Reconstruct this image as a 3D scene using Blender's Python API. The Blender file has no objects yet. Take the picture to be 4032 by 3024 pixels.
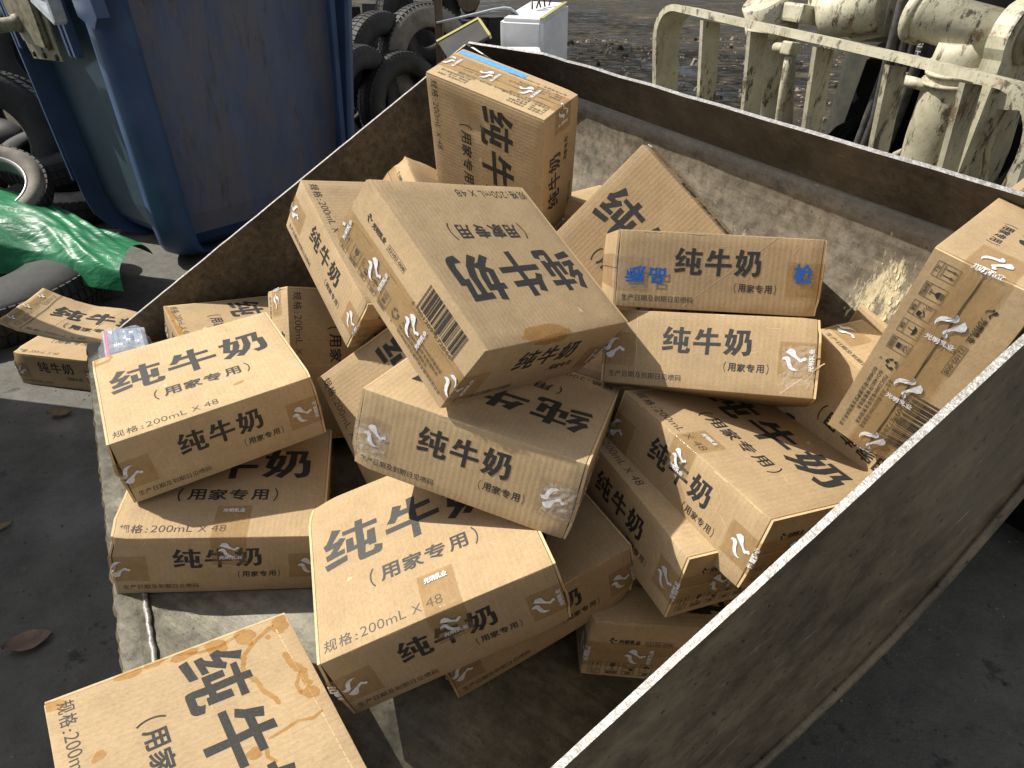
import bpy, bmesh, math, random
from mathutils import Matrix, Vector, noise
R_ = math.radians
C = bpy.context.scene
COL = C.collection
# ---------------------------------------------------------------- camera, sky, sun, exposure
CAM_H = 1.3
cam = bpy.data.cameras.new('camera'); camo = bpy.data.objects.new('camera', cam); COL.objects.link(camo)
camo.location = (0, 0, CAM_H)
camo.rotation_euler = (math.pi/2 - math.atan2(.527, .85), 0, 0)
cam.sensor_width = 36; cam.lens = 24.351; cam.clip_start = .02; cam.clip_end = 500
C.camera = camo
SUN = Vector((-.611, .170, .773)).normalized()
sun = bpy.data.lights.new('sun', 'SUN'); suno = bpy.data.objects.new('sun', sun); COL.objects.link(suno)
sun.energy = 4.6; sun.angle = R_(.5); sun.color = (1, .95, .86)
suno.rotation_euler = SUN.to_track_quat('Z', 'Y').to_euler()
W = bpy.data.worlds.new('World'); C.world = W; W.use_nodes = True
nt = W.node_tree; sky = nt.nodes.new('ShaderNodeTexSky'); sky.sky_type = 'NISHITA'; sky.sun_disc = False
sky.sun_elevation = math.asin(SUN.z); sky.sun_rotation = math.atan2(SUN.x, SUN.y)
sky.air_density = 1.0; sky.dust_density = 2.0
hs = nt.nodes.new('ShaderNodeHueSaturation'); hs.inputs['Saturation'].default_value = .30; nt.links.new(sky.outputs[0], hs.inputs['Color'])
nt.links.new(hs.outputs[0], nt.nodes['Background'].inputs[0]); nt.nodes['Background'].inputs[1].default_value = .105
C.view_settings.view_transform = 'Standard'; C.view_settings.look = 'None'; C.view_settings.gamma = 1
C.view_settings.exposure = 0.58
C.cycles.max_bounces = 6

# ---------------------------------------------------------------- materials
class N:
    def __init__(s, name):
        s.m = bpy.data.materials.new(name); s.m.use_nodes = True
        s.t = s.m.node_tree; s.b = s.t.nodes['Principled BSDF']; s.out = s.t.nodes['Material Output']
        s.tc = s.t.nodes.new('ShaderNodeTexCoord')
    def n(s, typ, **k):
        x = s.t.nodes.new(typ)
        for a, v in k.items(): setattr(x, a, v)
        return x
    def l(s, a, b): s.t.links.new(a, b)
    def noise(s, scale, detail=4, rough=.55, vec=None, dist=0):
        x = s.n('ShaderNodeTexNoise'); x.inputs['Scale'].default_value = scale; x.inputs['Detail'].default_value = detail
        x.inputs['Roughness'].default_value = rough; x.inputs['Distortion'].default_value = dist
        s.l(vec or s.tc.outputs['Object'], x.inputs['Vector']); return x.outputs['Fac']
    def mapping(s, scale=(1, 1, 1), rot=(0, 0, 0), kind='POINT'):
        x = s.n('ShaderNodeMapping', vector_type=kind); x.inputs['Scale'].default_value = scale; x.inputs['Rotation'].default_value = rot
        s.l(s.tc.outputs['Object'], x.inputs['Vector']); return x.outputs['Vector']
    def ramp(s, fac, *stops):
        x = s.n('ShaderNodeValToRGB'); r = x.color_ramp
        while len(r.elements) < len(stops): r.elements.new(.5)
        for e, (p, c) in zip(r.elements, stops):
            e.position = p; e.color = (*c, 1) if len(c) == 3 else c
        s.l(fac, x.inputs[0]); return x.outputs['Color']
    def val(s, fac, a, b, lo=0., hi=1.):
        x = s.n('ShaderNodeMapRange'); x.inputs['From Min'].default_value = lo; x.inputs['From Max'].default_value = hi
        x.inputs['To Min'].default_value = a; x.inputs['To Max'].default_value = b; s.l(fac, x.inputs['Value']); return x.outputs['Result']
    def mix(s, fac, a, b, mode='MIX'):
        x = s.n('ShaderNodeMix', data_type='RGBA', blend_type=mode)
        for sock, v in ((x.inputs[0], fac), (x.inputs[6], a), (x.inputs[7], b)):
            if hasattr(v, 'links') or hasattr(v, 'is_linked'): s.l(v, sock)
            elif isinstance(v, (tuple, list)): sock.default_value = (*v, 1) if len(v) == 3 else v
            else: sock.default_value = v
        return x.outputs[2]
    def col(s, c):
        if isinstance(c, tuple): s.b.inputs['Base Color'].default_value = (*c, 1)
        else: s.l(c, s.b.inputs['Base Color'])
        return s
    def rough(s, r):
        if isinstance(r, (int, float)): s.b.inputs['Roughness'].default_value = r
        else: s.l(r, s.b.inputs['Roughness'])
        return s
    def metal(s, r):
        if isinstance(r, (int, float)): s.b.inputs['Metallic'].default_value = r
        else: s.l(r, s.b.inputs['Metallic'])
        return s
    def bump(s, h, strength=.3, dist=.002, prev=None):
        x = s.n('ShaderNodeBump'); x.inputs['Strength'].default_value = strength; x.inputs['Distance'].default_value = dist
        s.l(h, x.inputs['Height'])
        if prev: s.l(prev, x.inputs['Normal'])
        s.l(x.outputs[0], s.b.inputs['Normal']); return x.outputs[0]

def kraft(name, base, stripes=True):
    k = N(name)
    inf = k.n('ShaderNodeObjectInfo')
    big = k.noise(9, 4, .6)
    fib = k.noise(420, 3, .7, k.mapping((1, .45, 1)))
    mid = k.noise(60, 3, .6)
    a = tuple(x*.86 for x in base); b = tuple(min(1, x*1.10) for x in base)
    c = k.ramp(big, (.3, a), (.7, b))
    c = k.mix(.55, c, k.ramp(fib, (.25, (.62, .60, .56)), (.55, (1, 1, 1)), (.8, (1.12, 1.1, 1.05))), 'MULTIPLY')
    c = k.mix(.35, c, k.ramp(mid, (.3, (.86, .84, .8)), (.7, (1.05, 1.05, 1.05))), 'MULTIPLY')
    w = k.n('ShaderNodeTexWave', wave_type='BANDS', bands_direction='X', wave_profile='SIN')
    w.inputs['Scale'].default_value = 36; w.inputs['Distortion'].default_value = .9; w.inputs['Detail'].default_value = 1; w.inputs['Detail Scale'].default_value = .6
    k.l(k.tc.outputs['Object'], w.inputs['Vector'])
    if stripes:
        c = k.mix(k.val(k.noise(7), .0, .16, .4, .65), c, k.ramp(w.outputs['Fac'], (0, (.72, .70, .66)), (.6, (1, 1, 1))), 'MULTIPLY')
        vary = k.ramp(inf.outputs['Random'], (0, (.86, .83, .80)), (.5, (.97, .96, .96)), (1, (1.06, 1.06, 1.05)))
        c = k.mix(1.0, c, vary, 'MULTIPLY')
    c = k.mix(k.val(k.noise(5.5, 7, .72), 0, .34, .56, .72), c, tuple(x*.55 for x in base))
    c = k.mix(k.val(k.noise(26, 7, .8, k.mapping((.4, 1.6, 1))), 0, .30, .62, .70), c, tuple(min(1, x*1.35) for x in base))
    k.col(c).rough(.82); k.b.inputs['Specular IOR Level'].default_value = .25
    n1 = k.bump(fib, .25, .0006)
    if stripes: n1 = k.bump(w.outputs['Fac'], .10, .0012, n1)
    k.bump(k.noise(22, 3), .22, .004, n1)
    return k.m

KBASE = (.450, .332, .193)
M = {}
M['kraft'] = kraft('kraft_cardboard', KBASE)
M['kraft_edge'] = kraft('raw_cardboard_edge', (.60, .44, .25), False)
M['worn'] = kraft('worn_cardboard', (.60, .45, .27), False)
k = N('dried_liquid_stain'); k.col((.36, .185, .05)).rough(.55); tr = k.n('ShaderNodeBsdfTransparent'); tr.inputs[0].default_value = (.955, .87, .73, 1); mx = k.n('ShaderNodeMixShader')
k.l(k.val(k.noise(55, 5, .7), .05, .28, .35, .65), mx.inputs[0]); k.l(tr.outputs[0], mx.inputs[1]); k.l(k.b.outputs[0], mx.inputs[2]); k.l(mx.outputs[0], k.out.inputs[0]); M['stain'] = k.m
k = N('printing_ink'); k.col(k.mix(k.val(k.noise(120, 6, .8), 0, .6, .66, .74), k.ramp(k.noise(300, 3), (.3, (.012, .0115, .011)), (.75, (.040, .036, .031))), (.14, .10, .06))).rough(.62)
k.bump(k.noise(400, 2), .15, .0004); M['ink'] = k.m
k = N('fine_printing_ink'); k.col((.045, .036, .028)).rough(.6); M['ink2'] = k.m
k = N('white_tape_ink'); k.col(k.ramp(k.noise(200), (.3, (.50, .50, .52)), (.7, (.78, .78, .80)))).rough(.35); M['white_ink'] = k.m
k = N('blue_tape_ink'); k.col((.008, .09, .38)).rough(.35); M['blue_ink'] = k.m
k = N('blue_band_ink'); k.col(k.ramp(k.noise(90), (.3, (.07, .25, .46)), (.7, (.12, .33, .56)))).rough(.6); M['blue_band'] = k.m
def tape(name, tint, haze, alpha, rough):
    """thin tinted film: print shows through it, the surface shines"""
    k = N(name); k.col(haze).rough(rough); k.b.inputs['Specular IOR Level'].default_value = .9
    tr = k.n('ShaderNodeBsdfTransparent'); k.l(k.ramp(k.noise(45, 3), (.3, tuple(c*.90 for c in tint)), (.7, tint)), tr.inputs[0]); mx = k.n('ShaderNodeMixShader')
    k.l(k.val(k.noise(38, 4, .65, k.mapping((1, .4, 1)), 1.0), alpha*.7, alpha*1.5, .35, .65), mx.inputs[0])
    k.l(tr.outputs[0], mx.inputs[1]); k.l(k.b.outputs[0], mx.inputs[2]); k.l(mx.outputs[0], k.out.inputs[0])
    k.bump(k.noise(70, 3, .5, k.mapping((1, .25, 1)), 1.2), .35, .0035)
    return k.m
M['tape'] = tape('brown_packing_tape', (.955, .900, .805), (.42, .32, .19), .16, .10)
M['cleartape'] = tape('crinkled_clear_tape', (.95, .90, .83), (.55, .48, .38), .20, .06)

def steel(name, dark, light, spots, rough=(.35, .6), scale=5, stretch=(1, 1, 1), metal=.35, lo=.35, hi=.7, rot=(0, 0, 0), spotlo=.62, streak=(9, 1, 1), fleck=None, pit=(.012, .010, .008), drip=None):
    k = N(name); v = k.mapping(stretch, rot)
    a = k.noise(scale, 9, .68, v); b = k.noise(scale*9, 7, .75, v); sv = k.mapping(streak, rot, 'TEXTURE'); sc = k.noise(scale*9, 7, .8, sv)
    fine = k.noise(scale*42, 4, .7, v)
    c = k.ramp(a, (lo, dark), (hi, light))
    c = k.mix(.7, c, k.ramp(b, (.36, (.42, .40, .36)), (.58, (1.18, 1.15, 1.1))), 'MULTIPLY')
    c = k.mix(.5, c, k.ramp(sc, (.36, (.45, .43, .40)), (.60, (1.3, 1.26, 1.2))), 'MULTIPLY')
    if spots: c = k.mix(k.val(k.noise(scale*3.1, 9, .78), 0, .85, spotlo, spotlo+.05), c, spots)
    if fleck: c = k.mix(k.val(k.noise(scale*26, 8, .82, sv), 0, .8, .61, .66), c, fleck)
    c = k.mix(k.val(fine, .8, 0, .33, .38), c, pit)
    if drip: c = k.mix(k.val(k.noise(30, 5, .7, k.mapping((1, .7, 16), (-.25, 0, 0), 'TEXTURE')), 0, .8, .63, .68), c, drip)
    k.col(c).rough(k.val(b, rough[0], rough[1], .3, .7)).metal(metal)
    n1 = k.bump(b, .35, .002); n1 = k.bump(fine, .2, .001, n1); k.bump(sc, .25, .002, n1)
    return k.m
M['floor'] = steel('scratched_floor_steel', (.075, .070, .055), (.21, .20, .155), (.33, .31, .24), scale=4, stretch=(1, 1, 1), metal=.25, rot=(0, 0, .5), spotlo=.66)
M['side'] = steel('dark_weathered_steel', (.105, .084, .056), (.27, .220, .148), (.34, .285, .19), scale=1.6, metal=.25, rough=(.26, .45), spotlo=.70, streak=(1, 7, 1), rot=(.70, 0, 0), fleck=(.40, .34, .24), drip=(.035, .028, .020))
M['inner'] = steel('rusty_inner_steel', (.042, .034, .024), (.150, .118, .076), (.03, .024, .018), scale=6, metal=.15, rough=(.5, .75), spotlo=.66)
M['back'] = steel('scuffed_back_steel', (.128, .112, .086), (.205, .181, .140), (.40, .345, .235), scale=4.5, metal=.15, rough=(.4, .65), spotlo=.63)
M['guardband'] = steel('brown_upper_band_steel', (.030, .026, .021), (.095, .083, .066), (.36, .28, .16), scale=8, metal=.15, rough=(.5, .7), spotlo=.74, streak=(8, 2, 2), fleck=(.20, .155, .095))
k = N('scuffed_back_steel_with_residue'); _m = M['back'].node_tree; _p = _m.nodes['Principled BSDF']; _c = _p.inputs['Base Color'].links[0].from_socket
bpy.data.materials.remove(k.m); k = N.__new__(N); k.m = M['back']; k.t = _m; k.b = _p; k.out = _m.nodes['Material Output']; k.tc = _m.nodes['Texture Coordinate']
_d = k.n('ShaderNodeVectorMath', operation='DISTANCE'); k.l(k.mapping((1, .8, .62)), _d.inputs[0]); _d.inputs[1].default_value = (1.292, 1.20*.8, .60*.62)
_r = k.n('ShaderNodeMath', operation='SUBTRACT'); k.l(k.noise(26, 9, .82, k.mapping((1.6, 1, .55))), _r.inputs[0]); k.l(k.val(_d.outputs['Value'], -.10, .34, 0, .16), _r.inputs[1])
k.col(k.mix(k.val(_r.outputs[0], 0, .92, .50, .56), _c, k.ramp(k.noise(60, 4), (.3, (.40, .33, .19)), (.7, (.62, .54, .35)))))
k = N('bright_bare_steel'); k.col(k.ramp(k.noise(160, 5, .8), (.3, (.10, .095, .085)), (.48, (.23, .22, .205)), (.68, (.42, .41, .39)))).rough(.5).metal(.4); k.bump(k.noise(300, 4), .5, .002); M['bare'] = k.m
k = N('dull_rim_steel'); k.col(k.ramp(k.noise(120, 6, .8), (.3, (.05, .047, .045)), (.55, (.16, .155, .155)), (.7, (.30, .29, .29)))).rough(.5).metal(.3); k.bump(k.noise(300, 4), .5, .002); M['rim'] = k.m
k = N('cream_machine_paint'); v = k.mapping((1, 1, .35))
c = k.ramp(k.noise(9, 6, .7), (.3, (.31, .285, .20)), (.65, (.52, .485, .35)))
c = k.mix(k.val(k.noise(38, 6, .75, v), 0, 1, .545, .61), c, (.085, .068, .042))
c = k.mix(k.val(k.noise(14, 7, .75), 0, .9, .59, .66), c, (.20, .115, .06))
c = k.mix(k.val(k.noise(170, 4, .7), 0, .8, .60, .68), c, (.13, .10, .06))
c = k.mix(k.val(k.noise(7, 9, .8, k.mapping((2.5, 2.5, .5))), 0, .55, .52, .66), c, (.15, .115, .07))
k.col(c).rough(.55); k.bump(k.noise(60, 5), .3, .002); M['cream'] = k.m
k = N('black_machine_shade'); k.col(k.ramp(k.noise(12, 6), (.3, (.0025, .0025, .0025)), (.7, (.008, .0075, .007)))).rough(.95); k.b.inputs['Specular IOR Level'].default_value = .1; M['shadeblack'] = k.m  # deep shade inside the machine is put into this near-black
k = N('shaded_olive_plate'); k.col(k.ramp(k.noise(14, 7, .75), (.35, (.020, .019, .014)), (.7, (.060, .056, .042)))).rough(.8); M['olive'] = k.m  # shade on the plate behind the guard is put into this colour
k = N('hydraulic_hose_rubber'); k.col(k.ramp(k.noise(50, 4), (.3, (.035, .032, .03)), (.7, (.10, .095, .09)))).rough(.6); M['hose'] = k.m
k = N('tyre_rubber'); k.col(k.ramp(k.noise(14, 6, .65), (.35, (.007, .007, .007)), (.7, (.025, .0235, .021)))).rough(.68); k.bump(k.noise(55, 4), .3, .003); M['rubber'] = k.m
k = N('dusty_tyre_rubber'); k.col(k.ramp(k.noise(14, 6, .65), (.3, (.10, .09, .07)), (.7, (.22, .20, .165)))).rough(.8); k.bump(k.noise(70, 4), .3, .003); M['dusty'] = k.m
k = N('rim_steel'); k.col((.35, .35, .34)).rough(.4).metal(.6); M['rimsteel'] = k.m
k = N('blue_bin_plastic'); v = k.mapping((3, 3, .8))
c = k.ramp(k.noise(3.5, 6, .65, v), (.3, (.078, .100, .168)), (.7, (.122, .146, .225)))
c = k.mix(k.val(k.noise(3, 9, .74, k.mapping((2.2, 2.2, .6))), 0, .85, .44, .60), c, (.15, .138, .140))
c = k.mix(k.val(k.noise(6, 9, .78, k.mapping((2, 2, .45))), 0, .9, .56, .66), c, (.090, .076, .054))
k.col(c).rough(k.val(k.noise(8), .5, .75)); k.b.inputs['Specular IOR Level'].default_value = .3; k.bump(k.noise(40, 4), .12, .003); M['bin'] = k.m
k = N('clean_blue_plastic'); k.col(k.ramp(k.noise(5, 5), (.3, (.022, .050, .115)), (.7, (.040, .078, .165)))).rough(.5); M['binclean'] = k.m
k = N('teal_reflection_plastic'); c = k.ramp(k.noise(4, 6, .65), (.3, (.016, .042, .066)), (.7, (.028, .064, .090)))
c = k.mix(k.val(k.noise(7, 7, .7), 0, .7, .58, .75), c, (.045, .062, .066)); k.col(c).rough(.55); k.bump(k.noise(40, 4), .1, .003); M['binreflect'] = k.m  # same blue plastic; teal reflected light is put into this colour
k = N('olive_bracket_steel'); c = k.ramp(k.noise(25, 6, .7), (.35, (.10, .085, .05)), (.65, (.24, .22, .14)))
c = k.mix(k.val(k.noise(18, 7, .75), 0, 1, .55, .64), c, (.085, .045, .02)); k.col(c).rough(.6); M['bracket'] = k.m
k = N('galvanised_steel'); k.col(k.ramp(k.noise(40, 4), (.3, (.30, .34, .38)), (.7, (.48, .52, .55)))).rough(.45).metal(.4); M['galv'] = k.m
k = N('green_plastic_sheet'); k.col(k.ramp(k.noise(6, 4), (.3, (.014, .115, .050)), (.7, (.032, .21, .095)))).rough(.42); k.b.inputs['Specular IOR Level'].default_value = .35
k.bump(k.noise(7, 4, .5, k.mapping((1, 3.2, 1), (0, 0, -.5)), .6), .7, .02)
k.b.inputs['Subsurface Weight'].default_value = 0; M['green'] = k.m
k = N('white_enamel'); k.col(k.ramp(k.noise(8, 5), (.3, (.62, .62, .62)), (.7, (.78, .78, .77)))).rough(.4); M['white'] = k.m
k = N('yellow_tape'); k.col((.33, .29, .085)).rough(.7); M['yellow'] = k.m
k = N('weathered_wood'); k.col(k.ramp(k.noise(10, 6, .7, k.mapping((4, 4, .5))), (.3, (.055, .038, .024)), (.7, (.13, .088, .055)))).rough(.8); M['wood'] = k.m
k = N('dark_debris'); k.col(k.ramp(k.noise(8, 6), (.3, (.008, .008, .008)), (.7, (.03, .027, .024)))).rough(.75); M['debris'] = k.m
k = N('yard_ground'); a = k.noise(.9, 9, .7); b = k.noise(14, 8, .7); d = k.noise(95, 4, .7)
c = k.ramp(a, (.35, (.066, .062, .053)), (.7, (.125, .117, .100)))
c = k.mix(.7, c, k.ramp(b, (.3, (.5, .5, .48)), (.65, (1.2, 1.2, 1.15))), 'MULTIPLY')
c = k.mix(k.val(k.noise(7, 7, .7), 0, .8, .60, .66), c, (.014, .0135, .012))
c = k.mix(k.val(d, 0, .8, .62, .70), c, (.17, .155, .125))
c = k.mix(k.val(k.noise(38, 6, .8), 0, .7, .60, .66), c, (.018, .017, .015))
c = k.mix(k.val(k.noise(230, 3, .7), 0, .6, .60, .68), c, (.22, .20, .17))
k.col(c).rough(k.val(k.noise(3, 6), .45, .85, .35, .6)); n1 = k.bump(b, .4, .012); k.bump(d, .4, .004, n1); M['ground'] = k.m
k = N('wet_mud'); a = k.noise(.75, 10, .78); c = k.ramp(a, (.38, (.007, .0065, .0045)), (.48, (.021, .018, .011)), (.56, (.042, .036, .024)), (.66, (.12, .10, .07)))
c = k.mix(.75, c, k.ramp(k.noise(5, 8, .8), (.35, (.25, .24, .22)), (.62, (1.5, 1.42, 1.3))), 'MULTIPLY')
c = k.mix(k.val(k.noise(11, 6, .75), 0, 1, .60, .66), c, (.006, .0055, .0045))
k.col(c).rough(k.val(a, .35, .95, .40, .50)); k.b.inputs['Specular IOR Level'].default_value = .25; k.bump(k.noise(9, 6, .7), .35, .03); M['mud'] = k.m
k = N('dry_leaf'); inf = k.n('ShaderNodeObjectInfo'); k.col(k.ramp(k.noise(30, 4), (.3, (.13, .085, .065)), (.7, (.24, .16, .11)))).rough(.8); M['leaf'] = k.m
k = N('yellow_leaf'); k.col((.20, .145, .065)).rough(.8); M['leafy'] = k.m
k = N('crinkled_clear_plastic'); k.col((.62, .65, .70)).rough(.2)
tr = k.n('ShaderNodeBsdfTransparent'); mx = k.n('ShaderNodeMixShader'); mx.inputs[0].default_value = .28
k.l(tr.outputs[0], mx.inputs[1]); k.l(k.b.outputs[0], mx.inputs[2]); k.l(mx.outputs[0], k.out.inputs[0]); k.bump(k.noise(40, 4), .6, .006); M['clear'] = k.m
k = N('loose_clear_film'); k.col((.70, .68, .64)).rough(.10); tr = k.n('ShaderNodeBsdfTransparent'); mx = k.n('ShaderNodeMixShader'); mx.inputs[0].default_value = .13
k.l(tr.outputs[0], mx.inputs[1]); k.l(k.b.outputs[0], mx.inputs[2]); k.l(mx.outputs[0], k.out.inputs[0]); M['film'] = k.m
k = N('pale_packet'); k.col(k.ramp(k.noise(30, 4), (.3, (.20, .23, .28)), (.7, (.34, .36, .40)))).rough(.5); M['packet'] = k.m
k = N('pink_print'); k.col((.55, .16, .25)).rough(.4); M['pink'] = k.m
k = N('pale_blue_print'); k.col((.16, .28, .45)).rough(.4); M['pblue'] = k.m
k = N('dust_flakes'); k.col(k.ramp(k.noise(60), (.3, (.50, .42, .24)), (.7, (.68, .60, .38)))).rough(.9); M['flake'] = k.m
k = N('bolt_rust'); k.col((.05, .035, .022)).rough(.7); M['rust'] = k.m

# ---------------------------------------------------------------- object helpers
def empty(name, mat=None, label=None, cat=None, group=None, kind=None):
    o = bpy.data.objects.new(name, None); COL.objects.link(o); o.empty_display_size = .05
    if mat is not None: o.matrix_world = mat
    tag(o, label, cat, group, kind); return o
def tag(o, label=None, cat=None, group=None, kind=None):
    if label: o['label'] = label
    if cat: o['category'] = cat
    if group: o['group'] = group
    if kind: o['kind'] = kind
    return o
def obj(name, bm, mats, parent=None, smooth=False):
    me = bpy.data.meshes.new(name)
    bm.to_mesh(me); bm.free()
    for m in (mats if isinstance(mats, (list, tuple)) else [mats]): me.materials.append(M[m] if isinstance(m, str) else m)
    if smooth: me.polygons.foreach_set('use_smooth', [True]*len(me.polygons))
    o = bpy.data.objects.new(name, me); COL.objects.link(o)
    if parent is not None: o.parent = parent
    return o
def box(bm, lo, hi, mi=0, bev=0):
    lo, hi = Vector(lo), Vector(hi)
    vs = [bm.verts.new((lo.x if i & 1 == 0 else hi.x, lo.y if i & 2 == 0 else hi.y, lo.z if i & 4 == 0 else hi.z)) for i in range(8)]
    fs = [bm.faces.new([vs[i] for i in q]) for q in ((0, 2, 3, 1), (4, 5, 7, 6), (0, 1, 5, 4), (2, 6, 7, 3), (0, 4, 6, 2), (1, 3, 7, 5))]
    for f in fs: f.material_index = mi
    if bev:
        es = list({e for f in fs for e in f.edges})
        r = bmesh.ops.bevel(bm, geom=es, offset=bev, segments=2, affect='EDGES', profile=.6)
        for f in r['faces']: f.material_index = mi
    return fs
def prism(bm, pts, off, mi=0, sides=None):
    off = Vector(off); a = [bm.verts.new(p) for p in pts]; b = [bm.verts.new(Vector(p)+off) for p in pts]
    n = len(pts); f = bm.faces.new(a[::-1]); f.material_index = mi; f = bm.faces.new(b); f.material_index = mi
    for i in range(n):
        f = bm.faces.new((a[i], a[(i+1) % n], b[(i+1) % n], b[i])); f.material_index = (sides[i] if sides else mi)
def tube(bm, pts, r, seg=12, mi=0, cap=True):
    pts = [Vector(p) for p in pts]; rs = r if isinstance(r, (list, tuple)) else [r]*len(pts)
    rings = []; up = None
    for i, p in enumerate(pts):
        d = (pts[min(i+1, len(pts)-1)] - pts[max(i-1, 0)]).normalized()
        if up is None:
            up = Vector((0, 0, 1)) if abs(d.z) < .9 else Vector((1, 0, 0))
        s = d.cross(up).normalized(); up = s.cross(d).normalized()
        rings.append([bm.verts.new(p + (s*math.cos(t) + up*math.sin(t))*rs[i]) for t in [2*math.pi*j/seg for j in range(seg)]])
    for a, b in zip(rings, rings[1:]):
        for j in range(seg):
            f = bm.faces.new((a[j], a[(j+1) % seg], b[(j+1) % seg], b[j])); f.material_index = mi; f.smooth = True
    if cap:
        f = bm.faces.new(rings[0][::-1]); f.material_index = mi; f = bm.faces.new(rings[-1]); f.material_index = mi
def lathe(bm, prof, seg=48, mi=0, mis=None):
    rings = [[bm.verts.new((r*math.cos(2*math.pi*j/seg), r*math.sin(2*math.pi*j/seg), h)) for j in range(seg)] for r, h in prof]
    n = len(rings)
    for i in range(n):
        a, b = rings[i], rings[(i+1) % n]
        for j in range(seg):
            f = bm.faces.new((a[j], a[(j+1) % seg], b[(j+1) % seg], b[j])); f.material_index = mis[i] if mis else mi; f.smooth = True
def recalc(bm):
    bmesh.ops.recalc_face_normals(bm, faces=bm.faces)
    if bm.calc_volume(signed=True) < 0: bmesh.ops.reverse_faces(bm, faces=bm.faces)
    bm.normal_update(); return bm
def frame(loc, zdir=(0, 0, 1), xdir=(1, 0, 0)):
    z = Vector(zdir).normalized(); x = Vector(xdir); x = (x - z*x.dot(z)).normalized(); y = z.cross(x)
    m = Matrix((x, y, z)).transposed().to_4x4(); m.translation = Vector(loc); return m
# ---------------------------------------------------------------- printing: glyph outlines and layouts
TITLE= [[(-64.7, 38.4), (-57.6, 35.2), (-61.4, 29.5), (-65.5, 23.5), (-60.9, 24.3), (-59.1, 26.6), (-54.4, 24.2), (-58.0, 18.8), (-62.4, 13.0), (-56.2, 13.8), (-56.2, 9.2), (-70.4, 7.3), (-71.3, 12.8), (-67.5, 14.0), (-64.1, 18.7), (-70.8, 17.9), (-72.5, 23.9), (-69.8, 25.8), (-67.3, 30.9)], [(-72.6, 3.5), (-54.7, 6.4), (-54.9, 0.7), (-70.9, -2.5)], [(-56.7, 32.0), (-28.5, 32.1), (-28.6, 26.8), (-56.6, 27.6)], [(-46.0, 38.1), (-39.8, 38.1), (-40.3, 26.5), (-40.0, 8.2), (-40.9, 0.5), (-34.9, 0.6), (-33.4, 2.2), (-33.3, 5.0), (-27.2, 3.0), (-27.7, -1.6), (-28.8, -3.6), (-30.7, -4.7), (-43.1, -5.1), (-45.4, -4.6), (-46.3, -2.9), (-46.7, 0.1), (-46.3, 8.5), (-46.5, 26.1)], [(-54.6, 22.1), (-48.8, 22.1), (-48.7, 12.4), (-38.0, 13.5), (-37.4, 22.7), (-31.0, 22.9), (-31.5, 6.5), (-37.5, 6.7), (-37.5, 8.7), (-54.7, 8.0)], [(-14.6, 36.5), (-7.4, 34.6), (-9.8, 29.0), (14.9, 29.5), (14.8, 24.3), (-11.9, 23.1), (-15.4, 17.8), (-21.5, 19.7), (-17.9, 25.2)], [(-23.2, 14.6), (19.9, 15.8), (19.8, 10.4), (-23.2, 9.3)], [(-3.1, 39.1), (3.9, 39.4), (2.5, 26.9), (2.8, 9.6), (2.7, -4.7), (-3.5, -5.1), (-3.1, 9.2), (-3.6, 26.5)], [(31.5, 39.7), (38.4, 38.5), (35.6, 25.2), (33.1, 13.9), (26.2, 11.9), (29.0, 24.8)], [(25.0, 29.8), (43.9, 30.1), (43.7, 25.0), (25.1, 24.6)], [(38.2, 25.0), (43.6, 29.8), (43.2, 18.3), (40.1, 9.9), (36.5, 3.7), (29.7, -3.2), (24.3, 0.2), (30.6, 6.3), (35.5, 14.1)], [(26.2, 11.9), (32.7, 14.0), (40.1, 9.9), (44.6, 7.6), (37.8, 4.2), (32.5, 8.6)], [(42.8, 37.2), (63.8, 37.8), (63.2, 32.9), (42.7, 31.8)], [(47.6, 32.7), (53.4, 32.3), (53.2, 16.0), (50.1, 6.9), (42.0, -3.8), (36.0, -0.6), (43.1, 7.9), (46.5, 17.0), (47.2, 24.5)], [(57.6, 32.9), (63.1, 33.3), (61.9, 23.6), (66.4, 23.5), (66.7, 8.0), (66.2, 3.6), (64.6, -0.2), (61.3, -2.3), (55.6, -3.4), (52.4, 3.0), (59.1, 3.8), (60.1, 7.6), (59.5, 18.6), (55.3, 18.3)]]
DIM= (0.3346, 0.3112, 0.125)
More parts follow.
